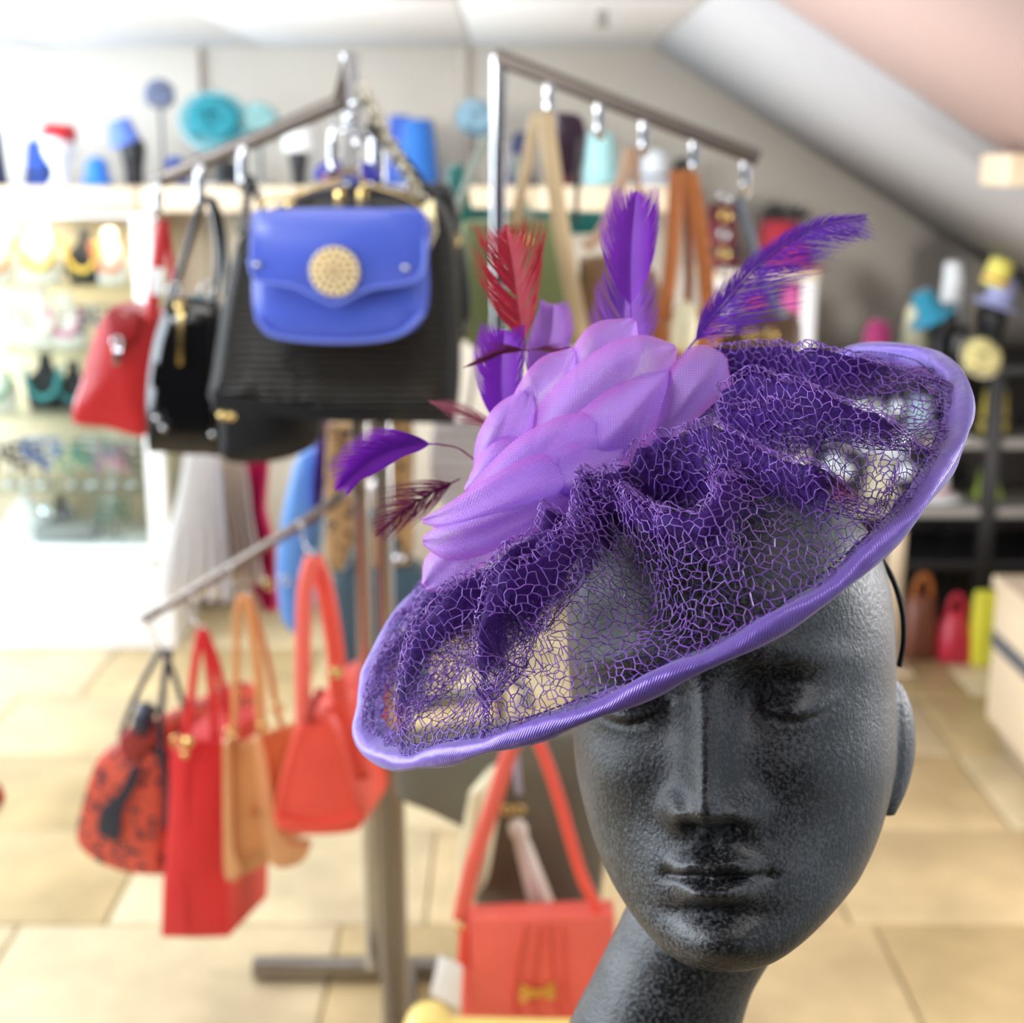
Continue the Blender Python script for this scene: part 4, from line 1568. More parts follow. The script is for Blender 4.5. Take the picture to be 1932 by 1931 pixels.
Yn = 1.90
b = bag('tan leather satchel with open gusset sides, between the scarlet tote and coral handbag', 490, 1660, Yn)
axn = axis_to((446, 1655), Yn, (580, 1595))
panel(b, 'gusset', [(424, 1410), (470, 1396), (502, 1420), (512, 1500), (530, 1590), (500, 1610), (470, 1618), (440, 1660), (424, 1650), (420, 1540)], Yn, np.linalg.norm(axn) * .8, tan_l, .008, unit(axn), .004)
panel(b, 'front_panel', [(420, 1402), (434, 1400), (438, 1500), (440, 1600), (452, 1640), (446, 1664), (424, 1656), (420, 1560)], Yn - .010, .020, leather('light_tan_leather', S(214, 154, 104), .42), .004, smooth_n=40)
panel(b, 'back_panel', [(474, 1396), (494, 1396), (508, 1470), (520, 1560), (548, 1600), (584, 1598), (566, 1632), (520, 1640), (500, 1600), (488, 1500)], Yn - .010, .020, leather('light_tan_leather', S(214, 154, 104), .42), .004, smooth_n=50)
strap(b, [(440, 1400), (444, 1320), (446, 1230), (448, 1150), (456, 1120)], Yn - .004, 15, tan_l, 'handle')
strap(b, [(464, 1122), (478, 1200), (488, 1280), (494, 1390)], Yn - .004, 20, tan_l, 'handle')
strap(b, [(470, 1124), (494, 1200), (510, 1270), (522, 1340), (540, 1400)], Yn + .07, 12, brown_l, 'handle')
for px, py in ((436, 1384), (498, 1374), (524, 1338)):
    ring(b, px, py, Yn - .014, 11, gold, 'ring', .002)
stud(b, 474, 1530, Yn - .012, 9, brown_l, 'button')

Yc = 1.84
axc = unit(axis_to((690, 1560), Yc, (730, 1500)) * [1, 1, 0])
b = bag('glossy coral handbag with a flat tapered end panel and two arched handles', 605, 1575, Yc)
panel(b, 'body', [(556, 1366), (608, 1344), (636, 1372), (660, 1450), (684, 1530), (684, 1552), (672, 1566), (600, 1572), (534, 1566), (518, 1552), (514, 1530), (528, 1460)], Yc, .26, coral_l, .012, axc, .006, smooth_n=80)
seam(b, [(560, 1372), (606, 1352), (634, 1380), (656, 1450), (676, 1530), (664, 1552), (600, 1558), (540, 1552), (524, 1530), (536, 1460)], Yc - .007, leather('bright_coral_piping', S(238, 96, 76), .36), closed=True)
panel(b, 'base_panel', [(516, 1540), (600, 1556), (684, 1540), (680, 1562), (664, 1572), (600, 1577), (538, 1572), (520, 1560)], Yc - .010, .02, coral_l, .004, smooth_n=40)
strap(b, [(572, 1362), (572, 1290), (572, 1200), (576, 1110), (590, 1052)], Yc - .006, 32, coral2_l, 'handle', th=.009)
strap(b, [(590, 1052), (610, 1100), (624, 1170), (634, 1240), (638, 1300), (660, 1380), (686, 1470)], Yc + .02, 36, coral_l, 'handle', th=.009)
strap(b, [(606, 1300), (592, 1330), (580, 1362)], Yc - .008, 18, leather('dark_coral_loop', S(170, 46, 40), .4), 'loop')
stud(b, 634, 1270, Yc - .002, 9)
ring(b, 634, 1270, Yc - .006, 10, gold, 'ring', .002)

# --- coral satchel, lower front arm -----------------------------------------------
Ys = 1.62
b = bag('coral front-flap satchel with a gold bow clasp and long coral strap', 1000, 1925, Ys)
panel(b, 'body', [(872, 1740), (1160, 1730), (1164, 1960), (1000, 1968), (868, 1960)], Ys, .05, coral2_l, .010, puff=.006)
panel(b, 'flap', [(886, 1738), (1160, 1728), (1162, 1900), (1130, 1930), (1020, 1934), (890, 1920)], Ys - .012, .008, coral2_l, .003)
for px_ in ((992, 968), (1018, 1004), (1036, 1046), (1060, 1070)):
    seam(b, [(px_[0], 1742), (px_[1], 1880), (px_[1] + 14, 1930)], Ys - .013, leather('coral_pleat', S(214, 80, 68), .42), 'pleat', .0024)
panel(b, 'bow_clasp', [(982, 1856), (1004, 1868), (1024, 1868), (1046, 1852), (1048, 1886), (1042, 1890), (1024, 1882), (1004, 1884), (988, 1894), (980, 1890)], Ys - .020, .006, gold, .0015)
strap(b, [(868, 1738), (890, 1640), (930, 1520), (962, 1420), (992, 1372)], Ys, 34, coral2_l, 'strap')
strap(b, [(1000, 1372), (1024, 1420), (1052, 1500), (1078, 1590), (1100, 1660), (1136, 1732)], Ys, 24, coral_l, 'strap')
ring(b, 868, 1752, Ys - .004, 9, gold, 'ring', .002)
panel(b, 'side_tab', [(866, 1756), (884, 1756), (880, 1830), (862, 1826)], Ys - .006, .006, coral_l, .001)
panel(b, 'price_tag', [(828, 1804), (872, 1824), (868, 1904), (812, 1878)], Ys - .02, .002, white_card, .0005)

# grey-olive bag with tassel behind the satchel
b = bag('grey-olive hobo bag with a pale tassel behind the coral satchel', 950, 1740, 1.78)
panel(b, 'body', [(740, 1420), (1140, 1380), (1150, 1560), (1130, 1760), (900, 1760), (880, 1570), (800, 1530), (744, 1508)], 1.74, .09, grey_l, .014, puff=.010)
strap(b, [(980, 1500), (972, 1420), (968, 1380), (980, 1320)], 1.66, 14, leather('lilac_grey_strap', S(150, 144, 158), .4), 'strap')
for px in (957, 981):
    ring(b, px, 1529, 1.70, 9.5, gold, 'ring', .0018)
mb = MB()
ta, tb_ = P(972, 1548, 1.69), P(1028, 1728, 1.69)
lathe(mb, [(.004, 0), (.011, .006), (.0125, .016), (.009, .028), (.0105, .034), (.013, .07), (.018, np.linalg.norm(tb_ - ta)), (.002, np.linalg.norm(tb_ - ta) + .001)], ta, unit(tb_ - ta), 16)
obj('tassel', mb, leather('pale_taupe_suede', S(200, 184, 172), .7), b)

b = bag('pale cream clutch standing on edge between the rack post and coral satchel', 885, 1700, 1.72, 'clutch', 'clutch')
panel(b, 'body', [(884, 1496), (900, 1488), (914, 1492), (904, 1600), (884, 1712), (862, 1716), (864, 1620)], 1.66, .16, cream_l, .006, (.3, .95, 0), .004, smooth_n=40)
seam(b, [(898, 1496), (886, 1600), (872, 1712)], 1.653, leather('cream_edge', S(204, 190, 150), .5), 'zip', .002)

# pale yellow bag peeping up at the bottom
b = bag('pale yellow handbag top edge at the bottom of the picture below the coral satchel', 1000, 1990, 1.36)
panel(b, 'body', [(836, 1992), (1000, 1996), (1290, 2000), (1296, 2290), (1000, 2296), (800, 2290)], 1.36, .08, yellow_l, .012)
panel(b, 'flap', [(752, 1984), (772, 1944), (806, 1932), (836, 1940), (850, 1980), (848, 2060), (748, 2060)], 1.35, .05, yellow_l, .010, smooth_n=40)

# --- right upper arm ---------------------------------------------------------------
b = bag('olive green shoulder bag with a long beige strap on the right arm', 990, 650, 2.05)
panel(b, 'body', [(872, 420), (1000, 414), (1064, 440), (1090, 560), (1084, 656), (980, 664), (880, 650), (866, 540)], 2.08, .08, green_l, .012, puff=.008, smooth_n=50)
strap(b, [(1012, 216), (1002, 260), (990, 330), (970, 430)], 2.06, 20, beige_l)
strap(b, [(1028, 212), (1042, 320), (1062, 450), (1090, 600), (1104, 660)], 2.02, 32, beige_l)
stud(b, 992, 455, 2.06, 12)

b = bag('teal tote with pale handles hanging behind the olive green bag', 950, 420, 2.12)
panel(b, 'body', [(862, 392), (1010, 398), (1172, 402), (1176, 440), (1010, 446), (858, 432)], 2.22, .06, teal_l, .008, puff=.002)
panel(b, 'side_panel', [(842, 318), (872, 312), (888, 392), (884, 424), (850, 420)], 2.20, .06, teal_l, .008, smooth_n=30)
strap(b, [(856, 420), (880, 350), (900, 300), (918, 262)], 2.14, 16, leather('pale_sage_strap', S(170, 178, 164), .5), 'handle')
strap(b, [(1002, 420), (980, 350), (972, 290)], 2.14, 14, leather('pale_sage_strap', S(170, 178, 164), .5), 'handle')

b = bag('tan bag with a narrow pinkish strap on the middle hook of the right arm', 1150, 640, 2.04)
panel(b, 'body', [(1096, 490), (1170, 486), (1240, 520), (1240, 650), (1100, 660)], 2.10, .07, leather('dusky_tan_leather', S(150, 116, 84), .5), .010, puff=.006, smooth_n=40)
strap(b, [(1190, 280), (1170, 350), (1140, 430), (1104, 470)], 2.04, 22, leather('pinkish_beige_leather', S(204, 166, 136), .45))
strap(b, [(1196, 280), (1206, 380), (1214, 500)], 2.06, 14, leather('pinkish_beige_leather', S(204, 166, 136), .45))

b = bag('dark bag with a chrome ball chain on the second hook of the right arm', 1100, 420, 2.16)
panel(b, 'body', [(1050, 210), (1100, 224), (1104, 300), (1082, 330), (1050, 320)], 2.14, .05, leather('dark_plum_leather', S(56, 30, 52), .4), .008, smooth_n=30)
strap(b, [(1096, 260), (1090, 330), (1086, 420)], 2.10, 10, black_l)

b = bag('cognac brown bag with a doubled long strap on the fourth hook of the right arm', 1290, 640, 2.03)
strap(b, [(1276, 322), (1272, 420), (1264, 520), (1252, 600)], 2.0, 28, brown_l)
strap(b, [(1300, 318), (1316, 400), (1330, 500), (1338, 600)], 2.0, 30, brown_l)
strap(b, [(1290, 324), (1298, 420), (1300, 520), (1296, 600)], 2.04, 16, leather('dark_cognac_leather', S(150, 82, 36), .45))
panel(b, 'body', [(1246, 600), (1345, 596), (1360, 680), (1340, 760), (1250, 760), (1236, 680)], 2.01, .07, brown_l, .010, puff=.006, smooth_n=40)

b = bag('rounded cream leather purse under the cognac brown straps', 1290, 680, 1.98, 'purse', 'purse')
panel(b, 'body', [(1268, 660), (1272, 610), (1292, 574), (1312, 582), (1318, 620), (1304, 668)], 1.95, .05, cream_l, .008, puff=.008, smooth_n=40)

b = bag('black bag with gold and grey chain straps on the outermost hook of the right arm', 1420, 660, 2.02)
for k in range(15):
    f_ = k / 14
    if k % 2 == 0:
        ring(b, 1366 + 2 * math.sin(k), 372 + 250 * f_, 1.995, 9, gold if k % 4 else chrome, 'chain_link', .0030)
strap(b, [(1392, 372), (1410, 430), (1428, 490), (1450, 560), (1480, 600)], 2.0, 20, leather('slate_grey_leather', S(104, 110, 118), .4))
panel(b, 'body', [(1360, 600), (1500, 590), (1510, 690), (1480, 760), (1370, 760), (1350, 680)], 2.03, .07, leather('bronze_leather', S(92, 66, 46), .35), .010, puff=.006, smooth_n=40)
for px, py in ((1415, 632), (1454, 632)):
    ring(b, px, py, 2.01, 10, gold, 'ring', .002)

# --- clothes and bags hanging behind the rack -------------------------------------------
def cloth_panel(label, name, cat, pts, Y, mt, amp=.028, nf=5, depth=.05, group=None):
    """hanging cloth: outline rows (y, xl, xr) filled with vertical folds, two layers"""
    rows = np.array(pts, float)
    n, m = 24, 40
    yy = np.linspace(rows[0, 0], rows[-1, 0], n)
    xl = np.interp(yy, rows[:, 0], rows[:, 1]); xr_ = np.interp(yy, rows[:, 0], rows[:, 2])
    t = np.linspace(0, 1, m)
    V = []
    for side in (0, 1):
        for i in range(n):
            for k in range(m):
                p = P(xl[i] + (xr_[i] - xl[i]) * t[k], yy[i], Y)
                p = p + np.array([0, 1, 0]) * (amp * math.sin(nf * 2 * math.pi * t[k] + .6 * math.sin(i * .3)) * (.4 + .6 * i / n) + side * depth * math.sin(math.pi * t[k]))
                V.append(p)
    f1 = grid_faces(n, m)
    mb = MB()
    mb.add(np.array(V), [f1, f1[:, ::-1] + n * m])
    o = obj(name, mb, mt)
    tag(o, label, cat, group)
    return o


wcloth = feather_mat('white_cloth', S(246, 245, 243), .5)
cloth_panel('white scarf hanging behind the black bags at left', 'scarf', 'scarf', [(850, 350, 412), (950, 330, 420), (1040, 310, 430), (1130, 296, 436)], 2.5, wcloth)
cloth_panel('cream knitted scarf hanging right of the white scarf', 'scarf', 'scarf', [(860, 414, 462), (980, 418, 476), (1100, 424, 500)], 2.55, feather_mat('cream_cloth', S(236, 228, 214), .4))
cloth_panel('magenta scarf hanging between the cream scarf and sky blue bag', 'scarf', 'scarf', [(870, 456, 508), (960, 462, 500), (1040, 474, 520), (1100, 470, 522), (1150, 500, 524)], 2.6, mat('magenta_cloth', S(204, 16, 92), .7), nf=3)
cloth_panel('violet scarf hanging beside the leopard print bag', 'scarf', 'scarf', [(800, 596, 626), (900, 592, 616), (960, 590, 606)], 2.4, mat('violet_cloth', S(110, 72, 186), .7), nf=2)
b = bag('sky blue slouchy bag hanging behind the coral handles', 560, 1190, 2.45)
panel(b, 'body', [(552, 880), (576, 852), (604, 870), (602, 1000), (590, 1100), (578, 1180), (556, 1200), (530, 1170), (520, 1080), (530, 980)], 2.42, .09, denim_l, .012, puff=.010, smooth_n=50)
for px, py in ((508, 1104), (538, 1096)):
    ring(b, px, py, 2.38, 10, gold if px < 520 else chrome, 'ring', .002)
b = bag('leopard print shopper hanging between the two chrome uprights', 650, 1080, 2.3)
panel(b, 'body', [(616, 802), (700, 800), (770, 806), (772, 960), (768, 1074), (690, 1086), (622, 1078), (612, 940)], 2.3, .09, mat('leopard_print', S(168, 132, 84), .6, col2=S(52, 36, 28), kind='voronoi', vscale=60), .010, puff=.006, smooth_n=50)
b = bag('slate teal bag hanging below the leopard print shopper', 690, 1300, 2.32)
panel(b, 'body', [(626, 1084), (700, 1078), (790, 1084), (806, 1180), (800, 1320), (720, 1336), (650, 1320), (632, 1200)], 2.28, .09, slate_l, .012, puff=.008, smooth_n=50)
stud(b, 753, 1054, 2.27, 13, chrome, 'clasp')
strap(b, [(650, 1090), (690, 1000), (720, 960), (752, 1060)], 2.27, 14, slate_l, 'handle')
b = bag('pale striped canvas bag glimpsed between the rack and the purple hat', 840, 960, 2.3)
panel(b, 'body', [(816, 800), (900, 790), (940, 830), (930, 960), (850, 970), (812, 900)], 2.3, .08, mat('striped_canvas', S(204, 198, 194), .7, col2=S(150, 140, 140), kind='wave', vscale=18), .010, puff=.005, smooth_n=40)
strap(b, [(880, 800, 2.3), (905, 640, 2.25), (925, 460, 2.2), (940, 330, 2.09)], 2.3, 9, mat('canvas_strap', S(170, 164, 160), .7), 'strap')

# low table below the frame that carries the yellow handbag
zt = P(1000, 2298, 1.36)[2] - .002
lt = thing('low_table', 'low beech table below the picture edge under the pale yellow handbag', 'table', (P(1040, 2298, 1.40)[0], 1.44, 0))
xa_, xb_ = P(780, 2298, 1.36)[0], P(1310, 2298, 1.36)[0]
mb = MB(); box(mb, (xa_, 1.32, zt - .025), (xb_, 1.54, zt), .003); obj('top', mb, beech, lt)
for x_ in (xa_ + .012, xb_ - .042):
    for y_ in (1.33, 1.50):
        mb = MB(); box(mb, (x_, y_, 0), (x_ + .03, y_ + .03, zt - .025), .003); obj('leg', mb, beech, lt)
# ------------------------------------------------------------------ shop fittings and goods along the walls
glass = bpy.data.materials.new('clear_glass')
glass.use_nodes = True
nt = glass.node_tree
nt.nodes.remove(nt.nodes['Principled BSDF'])
tr = nt.nodes.new('ShaderNodeBsdfTransparent'); tr.inputs['Color'].default_value = (.93, .97, .96, 1)
gl = nt.nodes.new('ShaderNodeBsdfGlossy'); gl.inputs['Roughness'].default_value = .03
lw = nt.nodes.new('ShaderNodeLayerWeight')
fr_ = nt.nodes.new('ShaderNodeMath'); fr_.operation = 'POWER'; fr_.inputs[1].default_value = 4.0
nt.links.new(lw.outputs['Facing'], fr_.inputs[0])
mx = nt.nodes.new('ShaderNodeMixShader')
nt.links.new(fr_.outputs[0], mx.inputs[0]); nt.links.new(tr.outputs[0], mx.inputs[1]); nt.links.new(gl.outputs[0], mx.inputs[2])
nt.links.new(mx.outputs[0], nt.nodes['Material Output'].inputs['Surface'])
birch = mat('birch_board', S(226, 206, 178), .5, var=.06, vscale=5)
white_lac = mat('white_lacquer', S(240, 240, 242), .35)
warm_back = mat('cream_backboard', S(226, 204, 172), .7)
black_paint = mat('black_paint', S(26, 26, 30), .45)
grey_shelf = mat('grey_board', S(150, 146, 142), .55)


def pbox(mb, x0, y0, x1, y1, Yf, depth, bev=.003):
    a, b = P(x0, y0, Yf), P(x1, y1, Yf)
    box(mb, (a[0], Yf, b[2]), (b[0], Yf + depth, a[2]), bev)
    return mb


# long wall shelf above the cabinet
YS = 4.12
sh = thing('wall_shelf', 'long pale wooden shelf on the back wall carrying hats and fascinators', 'shelf', P(500, 400, YS))
for x0, x1 in ((-120, 258), (262, 640), (644, 1010), (1014, 1312)):
    obj('board', pbox(MB(), x0, 352, x1, 358, YS + .012, YB - YS - .014), birch, sh)
    obj('fascia', pbox(MB(), x0, 354, x1, 400, YS, .012), birch, sh)
for x in (60, 420, 800, 1180):
    mb = MB()
    a = P(x, 400, YS)
    box(mb, (a[0], YS + .05, a[2] - .02), (a[0] + .02, YB, a[2] + .03), .002)
    obj('bracket', mb, steel, sh)
SZ = P(300, 352, YS + .012)[2]

# glass display cabinet
YC = 4.06
cb = thing('display_cabinet', 'white framed glass display cabinet full of jewellery below the wall shelf', 'cabinet', (P(120, 1100, YC)[0], YC, 0))
xl_, xr_ = P(-140, 700, YC)[0], P(300, 700, YC)[0]
ztop, zbot = P(0, 404, YC)[2], P(0, 1040, YC)[2]
dpt = .34
W_ = .055
mb = MB(); box(mb, (xr_ - W_, YC, zbot - .03), (xr_, YC + .04, ztop), .003); obj('side_post', mb, white_lac, cb)
mb = MB(); box(mb, (xl_, YC, zbot - .03), (xl_ + W_, YC + .04, ztop), .003); obj('side_post', mb, white_lac, cb)
mb = MB(); box(mb, (xl_ + W_, YC, zbot - .05), (xr_ - W_, YC + .04, zbot + .012), .003); obj('bottom_rail', mb, white_lac, cb)
mb = MB(); box(mb, (xl_ + W_, YC, ztop - .012), (xr_ - W_, YC + .04, ztop), .003); obj('top_rail', mb, white_lac, cb)
mb = MB(); box(mb, (xl_, YC + dpt, zbot - .05), (xr_, YC + dpt + .02, ztop)); obj('back_panel', mb, warm_back, cb)
mb = MB(); box(mb, (xr_ - .012, YC + .04, zbot - .05), (xr_, YC + dpt, ztop)); obj('side_panel', mb, glass, cb)
mb = MB(); box(mb, (xl_, YC + .04, zbot - .05), (xr_, YC + dpt, zbot)); obj('base_panel', mb, white_lac, cb)
mb = MB(); box(mb, (xl_, YC + .01, 0), (xr_, YC + dpt, zbot - .05), .004); obj('plinth', mb, white_lac, cb)
mb = MB(); box(mb, (xl_ + W_, YC + .012, zbot + .012), (xr_ - W_, YC + .018, ztop - .012)); obj('glass_pane', mb, glass, cb)
shelf_z = [P(0, py, YC + .15)[2] for py in (536, 655, 775, 915)]
for z_ in shelf_z:
    mb = MB(); box(mb, (xl_ + .01, YC + .05, z_ - .008), (xr_ - .02, YC + dpt - .005, z_), .002)
    obj('shelf', mb, glass, cb)
lamp('cabinet_lamp', 'AREA', ((xl_ + xr_) / 2 - .05, YC + .16, ztop - .03), ((xl_ + xr_) / 2 - .05, YC + .18, 0), 3.2, (1.0, .86, .62), .9, .06)
# wooden wall strip right of the cabinet
mb = MB(); pbox(mb, 306, 402, 330, 1100, 4.4, .06); struct('trim_3', mb, birch)

floors_z = shelf_z + [zbot]
SHN = ['top', 'second', 'third', 'fourth', 'bottom']


def bust(label, px, row, hpx, mt, bead=None, yoff=.18):
    Y = YC + yoff
    c = P(px, 900, Y)
    z0 = floors_z[row] + .0005
    h = hpx * Y / F
    t = thing('jewellery_bust', label, 'jewellery stand', (c[0], Y, z0))
    mb = MB()
    lathe(mb, [(h * .30, 0), (h * .34, h * .08), (h * .38, h * .30), (h * .34, h * .52), (h * .16, h * .68), (h * .11, h * .82), (h * .12, h * .98), (h * .02, h)], (c[0], Y, z0), m=18, sy=.5)
    obj('bust', mb, mt, t)
    if bead is not None:
        mb = MB()
        for k in range(19):
            a_ = math.pi * (k / 18)
            ball(mb, (c[0] + h * .30 * math.cos(a_), Y - h * .20 - .01 * math.sin(a_), z0 + h * (.70 - .48 * math.sin(a_))), h * .055, 8)
        obj('necklace', mb, bead, t)
    return t


def jewel_tree(label, px, row, hpx, mt, n=9, seed=0, yoff=.15):
    g = np.random.default_rng(seed + 50)
    Y = YC + yoff
    c = P(px, 900, Y)
    z0 = floors_z[row] + .0005
    h = hpx * Y / F
    t = thing('jewellery_stand', label, 'jewellery stand', (c[0], Y, z0))
    mb = MB()
    lathe(mb, [(h * .22, 0), (h * .22, h * .03), (h * .03, h * .05), (h * .025, h * .95), (.001, h)], (c[0], Y, z0), m=12)
    tube(mb, [(c[0] - h * .35, Y, z0 + h * .9), (c[0] + h * .35, Y, z0 + h * .9)], h * .025, None, 6)
    obj('stand', mb, chrome, t)
    for k in range(4):
        x = c[0] + h * (-.3 + .2 * k)
        mb = MB()
        for q in range(9):
            a_ = math.pi * q / 8
            ball(mb, (x + h * .07 * math.cos(a_), Y - .012, z0 + h * (.88 - (.3 + .25 * ((k + seed) % 3) / 2) * math.sin(a_))), h * .05, 6)
        obj('necklace', mb, mt, t)
    return t


jm = {n: mat(n, c, .25, mt_) for n, c, mt_ in (('gold_beads', S(236, 196, 90), .6), ('turquoise_beads', S(60, 140, 142), 0.0), ('teal_beads', S(38, 104, 108), 0.0), ('silver_beads', S(190, 194, 204), .8),
      ('jet_beads', S(36, 38, 46), 0.0), ('amber_beads', S(220, 140, 64), 0.0), ('pearl_beads', S(240, 226, 214), 0.0), ('green_beads', S(120, 160, 120), 0.0), ('pink_beads', S(206, 120, 156), 0.0), ('blue_beads', S(92, 122, 178), 0.0), ('coral_beads', S(224, 130, 96), 0.0))}
white_velvet = mat('white_velvet', S(238, 228, 220), .8)
black_velvet = mat('black_velvet', S(34, 32, 34), .8)
bust('white bust with a gold bead necklace on the top cabinet shelf beside the black one', 110, 0, 120, white_velvet, jm['gold_beads'])
bust('black bust with a chunky gold necklace on the top cabinet shelf', 190, 0, 104, black_velvet, jm['gold_beads'])
bust('white bust with coral beads on the top cabinet shelf next to the post', 236, 0, 100, white_velvet, jm['coral_beads'])
bust('white bust with amber beads at the left end of the top cabinet shelf', 30, 0, 100, white_velvet, jm['amber_beads'])
bust('pale bust with a pearl necklace on the second cabinet shelf', 104, 1, 108, white_velvet, jm['pearl_beads'])
bust('pale bust with pink beads on the second cabinet shelf', 150, 1, 98, white_velvet, jm['pink_beads'])
jewel_tree('chrome stand hung with silver necklaces on the second cabinet shelf', 40, 1, 84, jm['silver_beads'], seed=1)
bust('black bust with a turquoise bib necklace on the third cabinet shelf', 102, 2, 110, black_velvet, jm['turquoise_beads'])
bust('black bust with dark teal beads on the third cabinet shelf beside the turquoise one', 152, 2, 92, black_velvet, jm['teal_beads'])
bust('white bust with green beads at the left end of the third cabinet shelf', 10, 2, 100, white_velvet, jm['green_beads'])
jewel_tree('chrome stand hung with jet necklaces on the fourth cabinet shelf', 22, 3, 90, jm['jet_beads'], seed=2)
jewel_tree('chrome stand hung with blue necklaces on the fourth cabinet shelf', 84, 3, 100, jm['blue_beads'], seed=3)
jewel_tree('chrome stand hung with green necklaces on the fourth cabinet shelf', 140, 3, 78, jm['green_beads'], seed=4)
jewel_tree('chrome stand hung with pink necklaces on the fourth cabinet shelf', 215, 3, 80, jm['pink_beads'], seed=5)
jewel_tree('chrome stand hung with teal necklaces on the fourth cabinet shelf', 178, 3, 96, jm['teal_beads'], seed=6)
bust('white bust without beads on the cabinet floor', 45, 4, 96, white_velvet, None)
jewel_tree('chrome stand hung with dark green necklaces on the cabinet floor', 210, 4, 84, mat('dark_green_beads', S(64, 110, 84), .3), seed=7)
jewel_tree('chrome stand hung with charcoal necklaces on the fourth cabinet shelf by the post', 252, 3, 92, mat('charcoal_beads', S(50, 50, 58), .3), seed=9)
jewel_tree('chrome stand hung with plum necklaces on the fourth cabinet shelf', 54, 3, 86, mat('plum_beads', S(70, 40, 66), .3), seed=10)
jewel_tree('chrome stand hung with slate necklaces on the second cabinet shelf near the red bag', 200, 1, 84, mat('slate_beads', S(96, 104, 120), .3), seed=11)
bust('grey bust with jet beads on the third cabinet shelf near the red bag', 200, 2, 88, mat('grey_velvet', S(120, 116, 112), .8), jm['jet_beads'])
bust('charcoal bust with silver beads on the cabinet floor', 110, 4, 70, mat('charcoal_velvet', S(60, 58, 60), .8), jm['silver_beads'], .26)
t = thing('jewellery_tray', 'silver mirrored jewellery tray on the cabinet floor', 'tray', P(130, 1034, YC + .15))
c = np.array([P(130, 1000, YC + .15)[0], YC + .15, zbot])
mb = MB(); box(mb, c + [-.09, -.06, .0005], c + [.09, .06, .05], .006); obj('tray', mb, grey_shelf, t)
mb = MB(); ball(mb, c + [-.05, -.03, .085], .035, 14); obj('mirror_ball', mb, chrome, t)

# hats -----------------------------------------------------------------------------------
def felt(name, col):
    return mat(name, col, .75, sheen=.4, var=.08, vscale=30)


def hat_on(label, px, basez, wpx, hpx, Y, mt, style='cloche', band=None, tilt=0.0, cat='hat', group=None):
    s_ = Y / F
    c = np.array([P(px, 300, Y)[0], Y, basez])
    w_, h_ = wpx * s_ / 2, hpx * s_
    t = thing('hat', label, cat, c, group)
    up_ = unit((math.sin(tilt), -.15 * abs(math.sin(tilt)), math.cos(tilt)))
    mb = MB()
    if style == 'cloche':
        lathe(mb, [(w_ * .98, 0), (w_, h_ * .03), (w_ * .82, h_ * .2), (w_ * .72, h_ * .35), (w_ * .66, h_ * .7), (w_ * .5, h_ * .92), (w_ * .2, h_), (.001, h_)], c, up_, 24)
    elif style == 'brim':
        lathe(mb, [(w_ * .96, h_ * .04), (w_, 0), (w_, h_ * .05), (w_ * .6, h_ * .14), (w_ * .52, h_ * .25), (w_ * .48, h_ * .75), (w_ * .4, h_ * .95), (.001, h_)], c, up_, 28)
    elif style == 'pillbox':
        lathe(mb, [(w_ * .9, 0), (w_, h_ * .1), (w_ * .95, h_ * .85), (w_ * .8, h_), (.001, h_ * 1.02)], c, up_, 24)
    elif style == 'tall':
        lathe(mb, [(w_, 0), (w_ * .98, h_ * .1), (w_ * .8, h_ * .7), (w_ * .72, h_ * .95), (w_ * .6, h_), (.001, h_)], c, up_, 24)
    obj('crown', mb, mt, t)
    if band is not None:
        mb = MB()
        k_ = {'cloche': .72, 'brim': .54, 'pillbox': 1.0, 'tall': .98}[style]
        torus(mb, c + up_ * h_ * .26, w_ * k_ * .98, h_ * .05, up_, 24, 8)
        obj('band', mb, band, t)
    return t


def swirl_hat(label, px, basez, wpx, hpx, Y, mt, mt2, cat='fascinator', tilt=(0.2, -.8, .5)):
    """saucer of sinamay facing outward with curled loops, on a slim stand"""
    s_ = Y / F
    c = np.array([P(px, 300, Y)[0], Y, basez])
    t = thing('fascinator', label, cat, c)
    R_ = wpx * s_ / 2
    hh = hpx * s_
    top = c + np.array([0, 0, hh - R_])
    mb = MB()
    lathe(mb, [(.045, 0), (.045, .006), (.006, .010), (.006, hh - R_)], c, m=12)
    obj('stand', mb, chrome, t)
    ax_ = unit(tilt)
    mb = MB()
    lathe(mb, [(R_ * .15, .012), (R_ * .5, .0), (R_ * .85, .008), (R_, .022), (R_ * .97, .026), (R_ * .8, .014), (R_ * .5, .006), (R_ * .15, .016)], top, ax_, 30)
    obj('saucer', mb, mt, t)
    for k in range(3):
        mb = MB()
        a0 = k * 2.1
        e1 = unit(np.cross(ax_, (0, 0, 1))); e2 = np.cross(ax_, e1)
        ln_ = np.linspace(0, 1, 24)
        q = top + (e1[None] * np.cos(a0 + 5 * ln_)[:, None] + e2[None] * np.sin(a0 + 5 * ln_)[:, None]) * (R_ * (.25 + .35 * ln_))[:, None] + ax_ * (.02 + .03 * np.sin(np.pi * ln_))[:, None]
        sweep(mb, q, circ(.003, 8, .022, 3), up=ax_)
        obj('loop', mb, mt2, t)
    mb = MB(); ball(mb, top + ax_ * .025, R_ * .22, 12); obj('knot', mb, mt2, t)
    return t


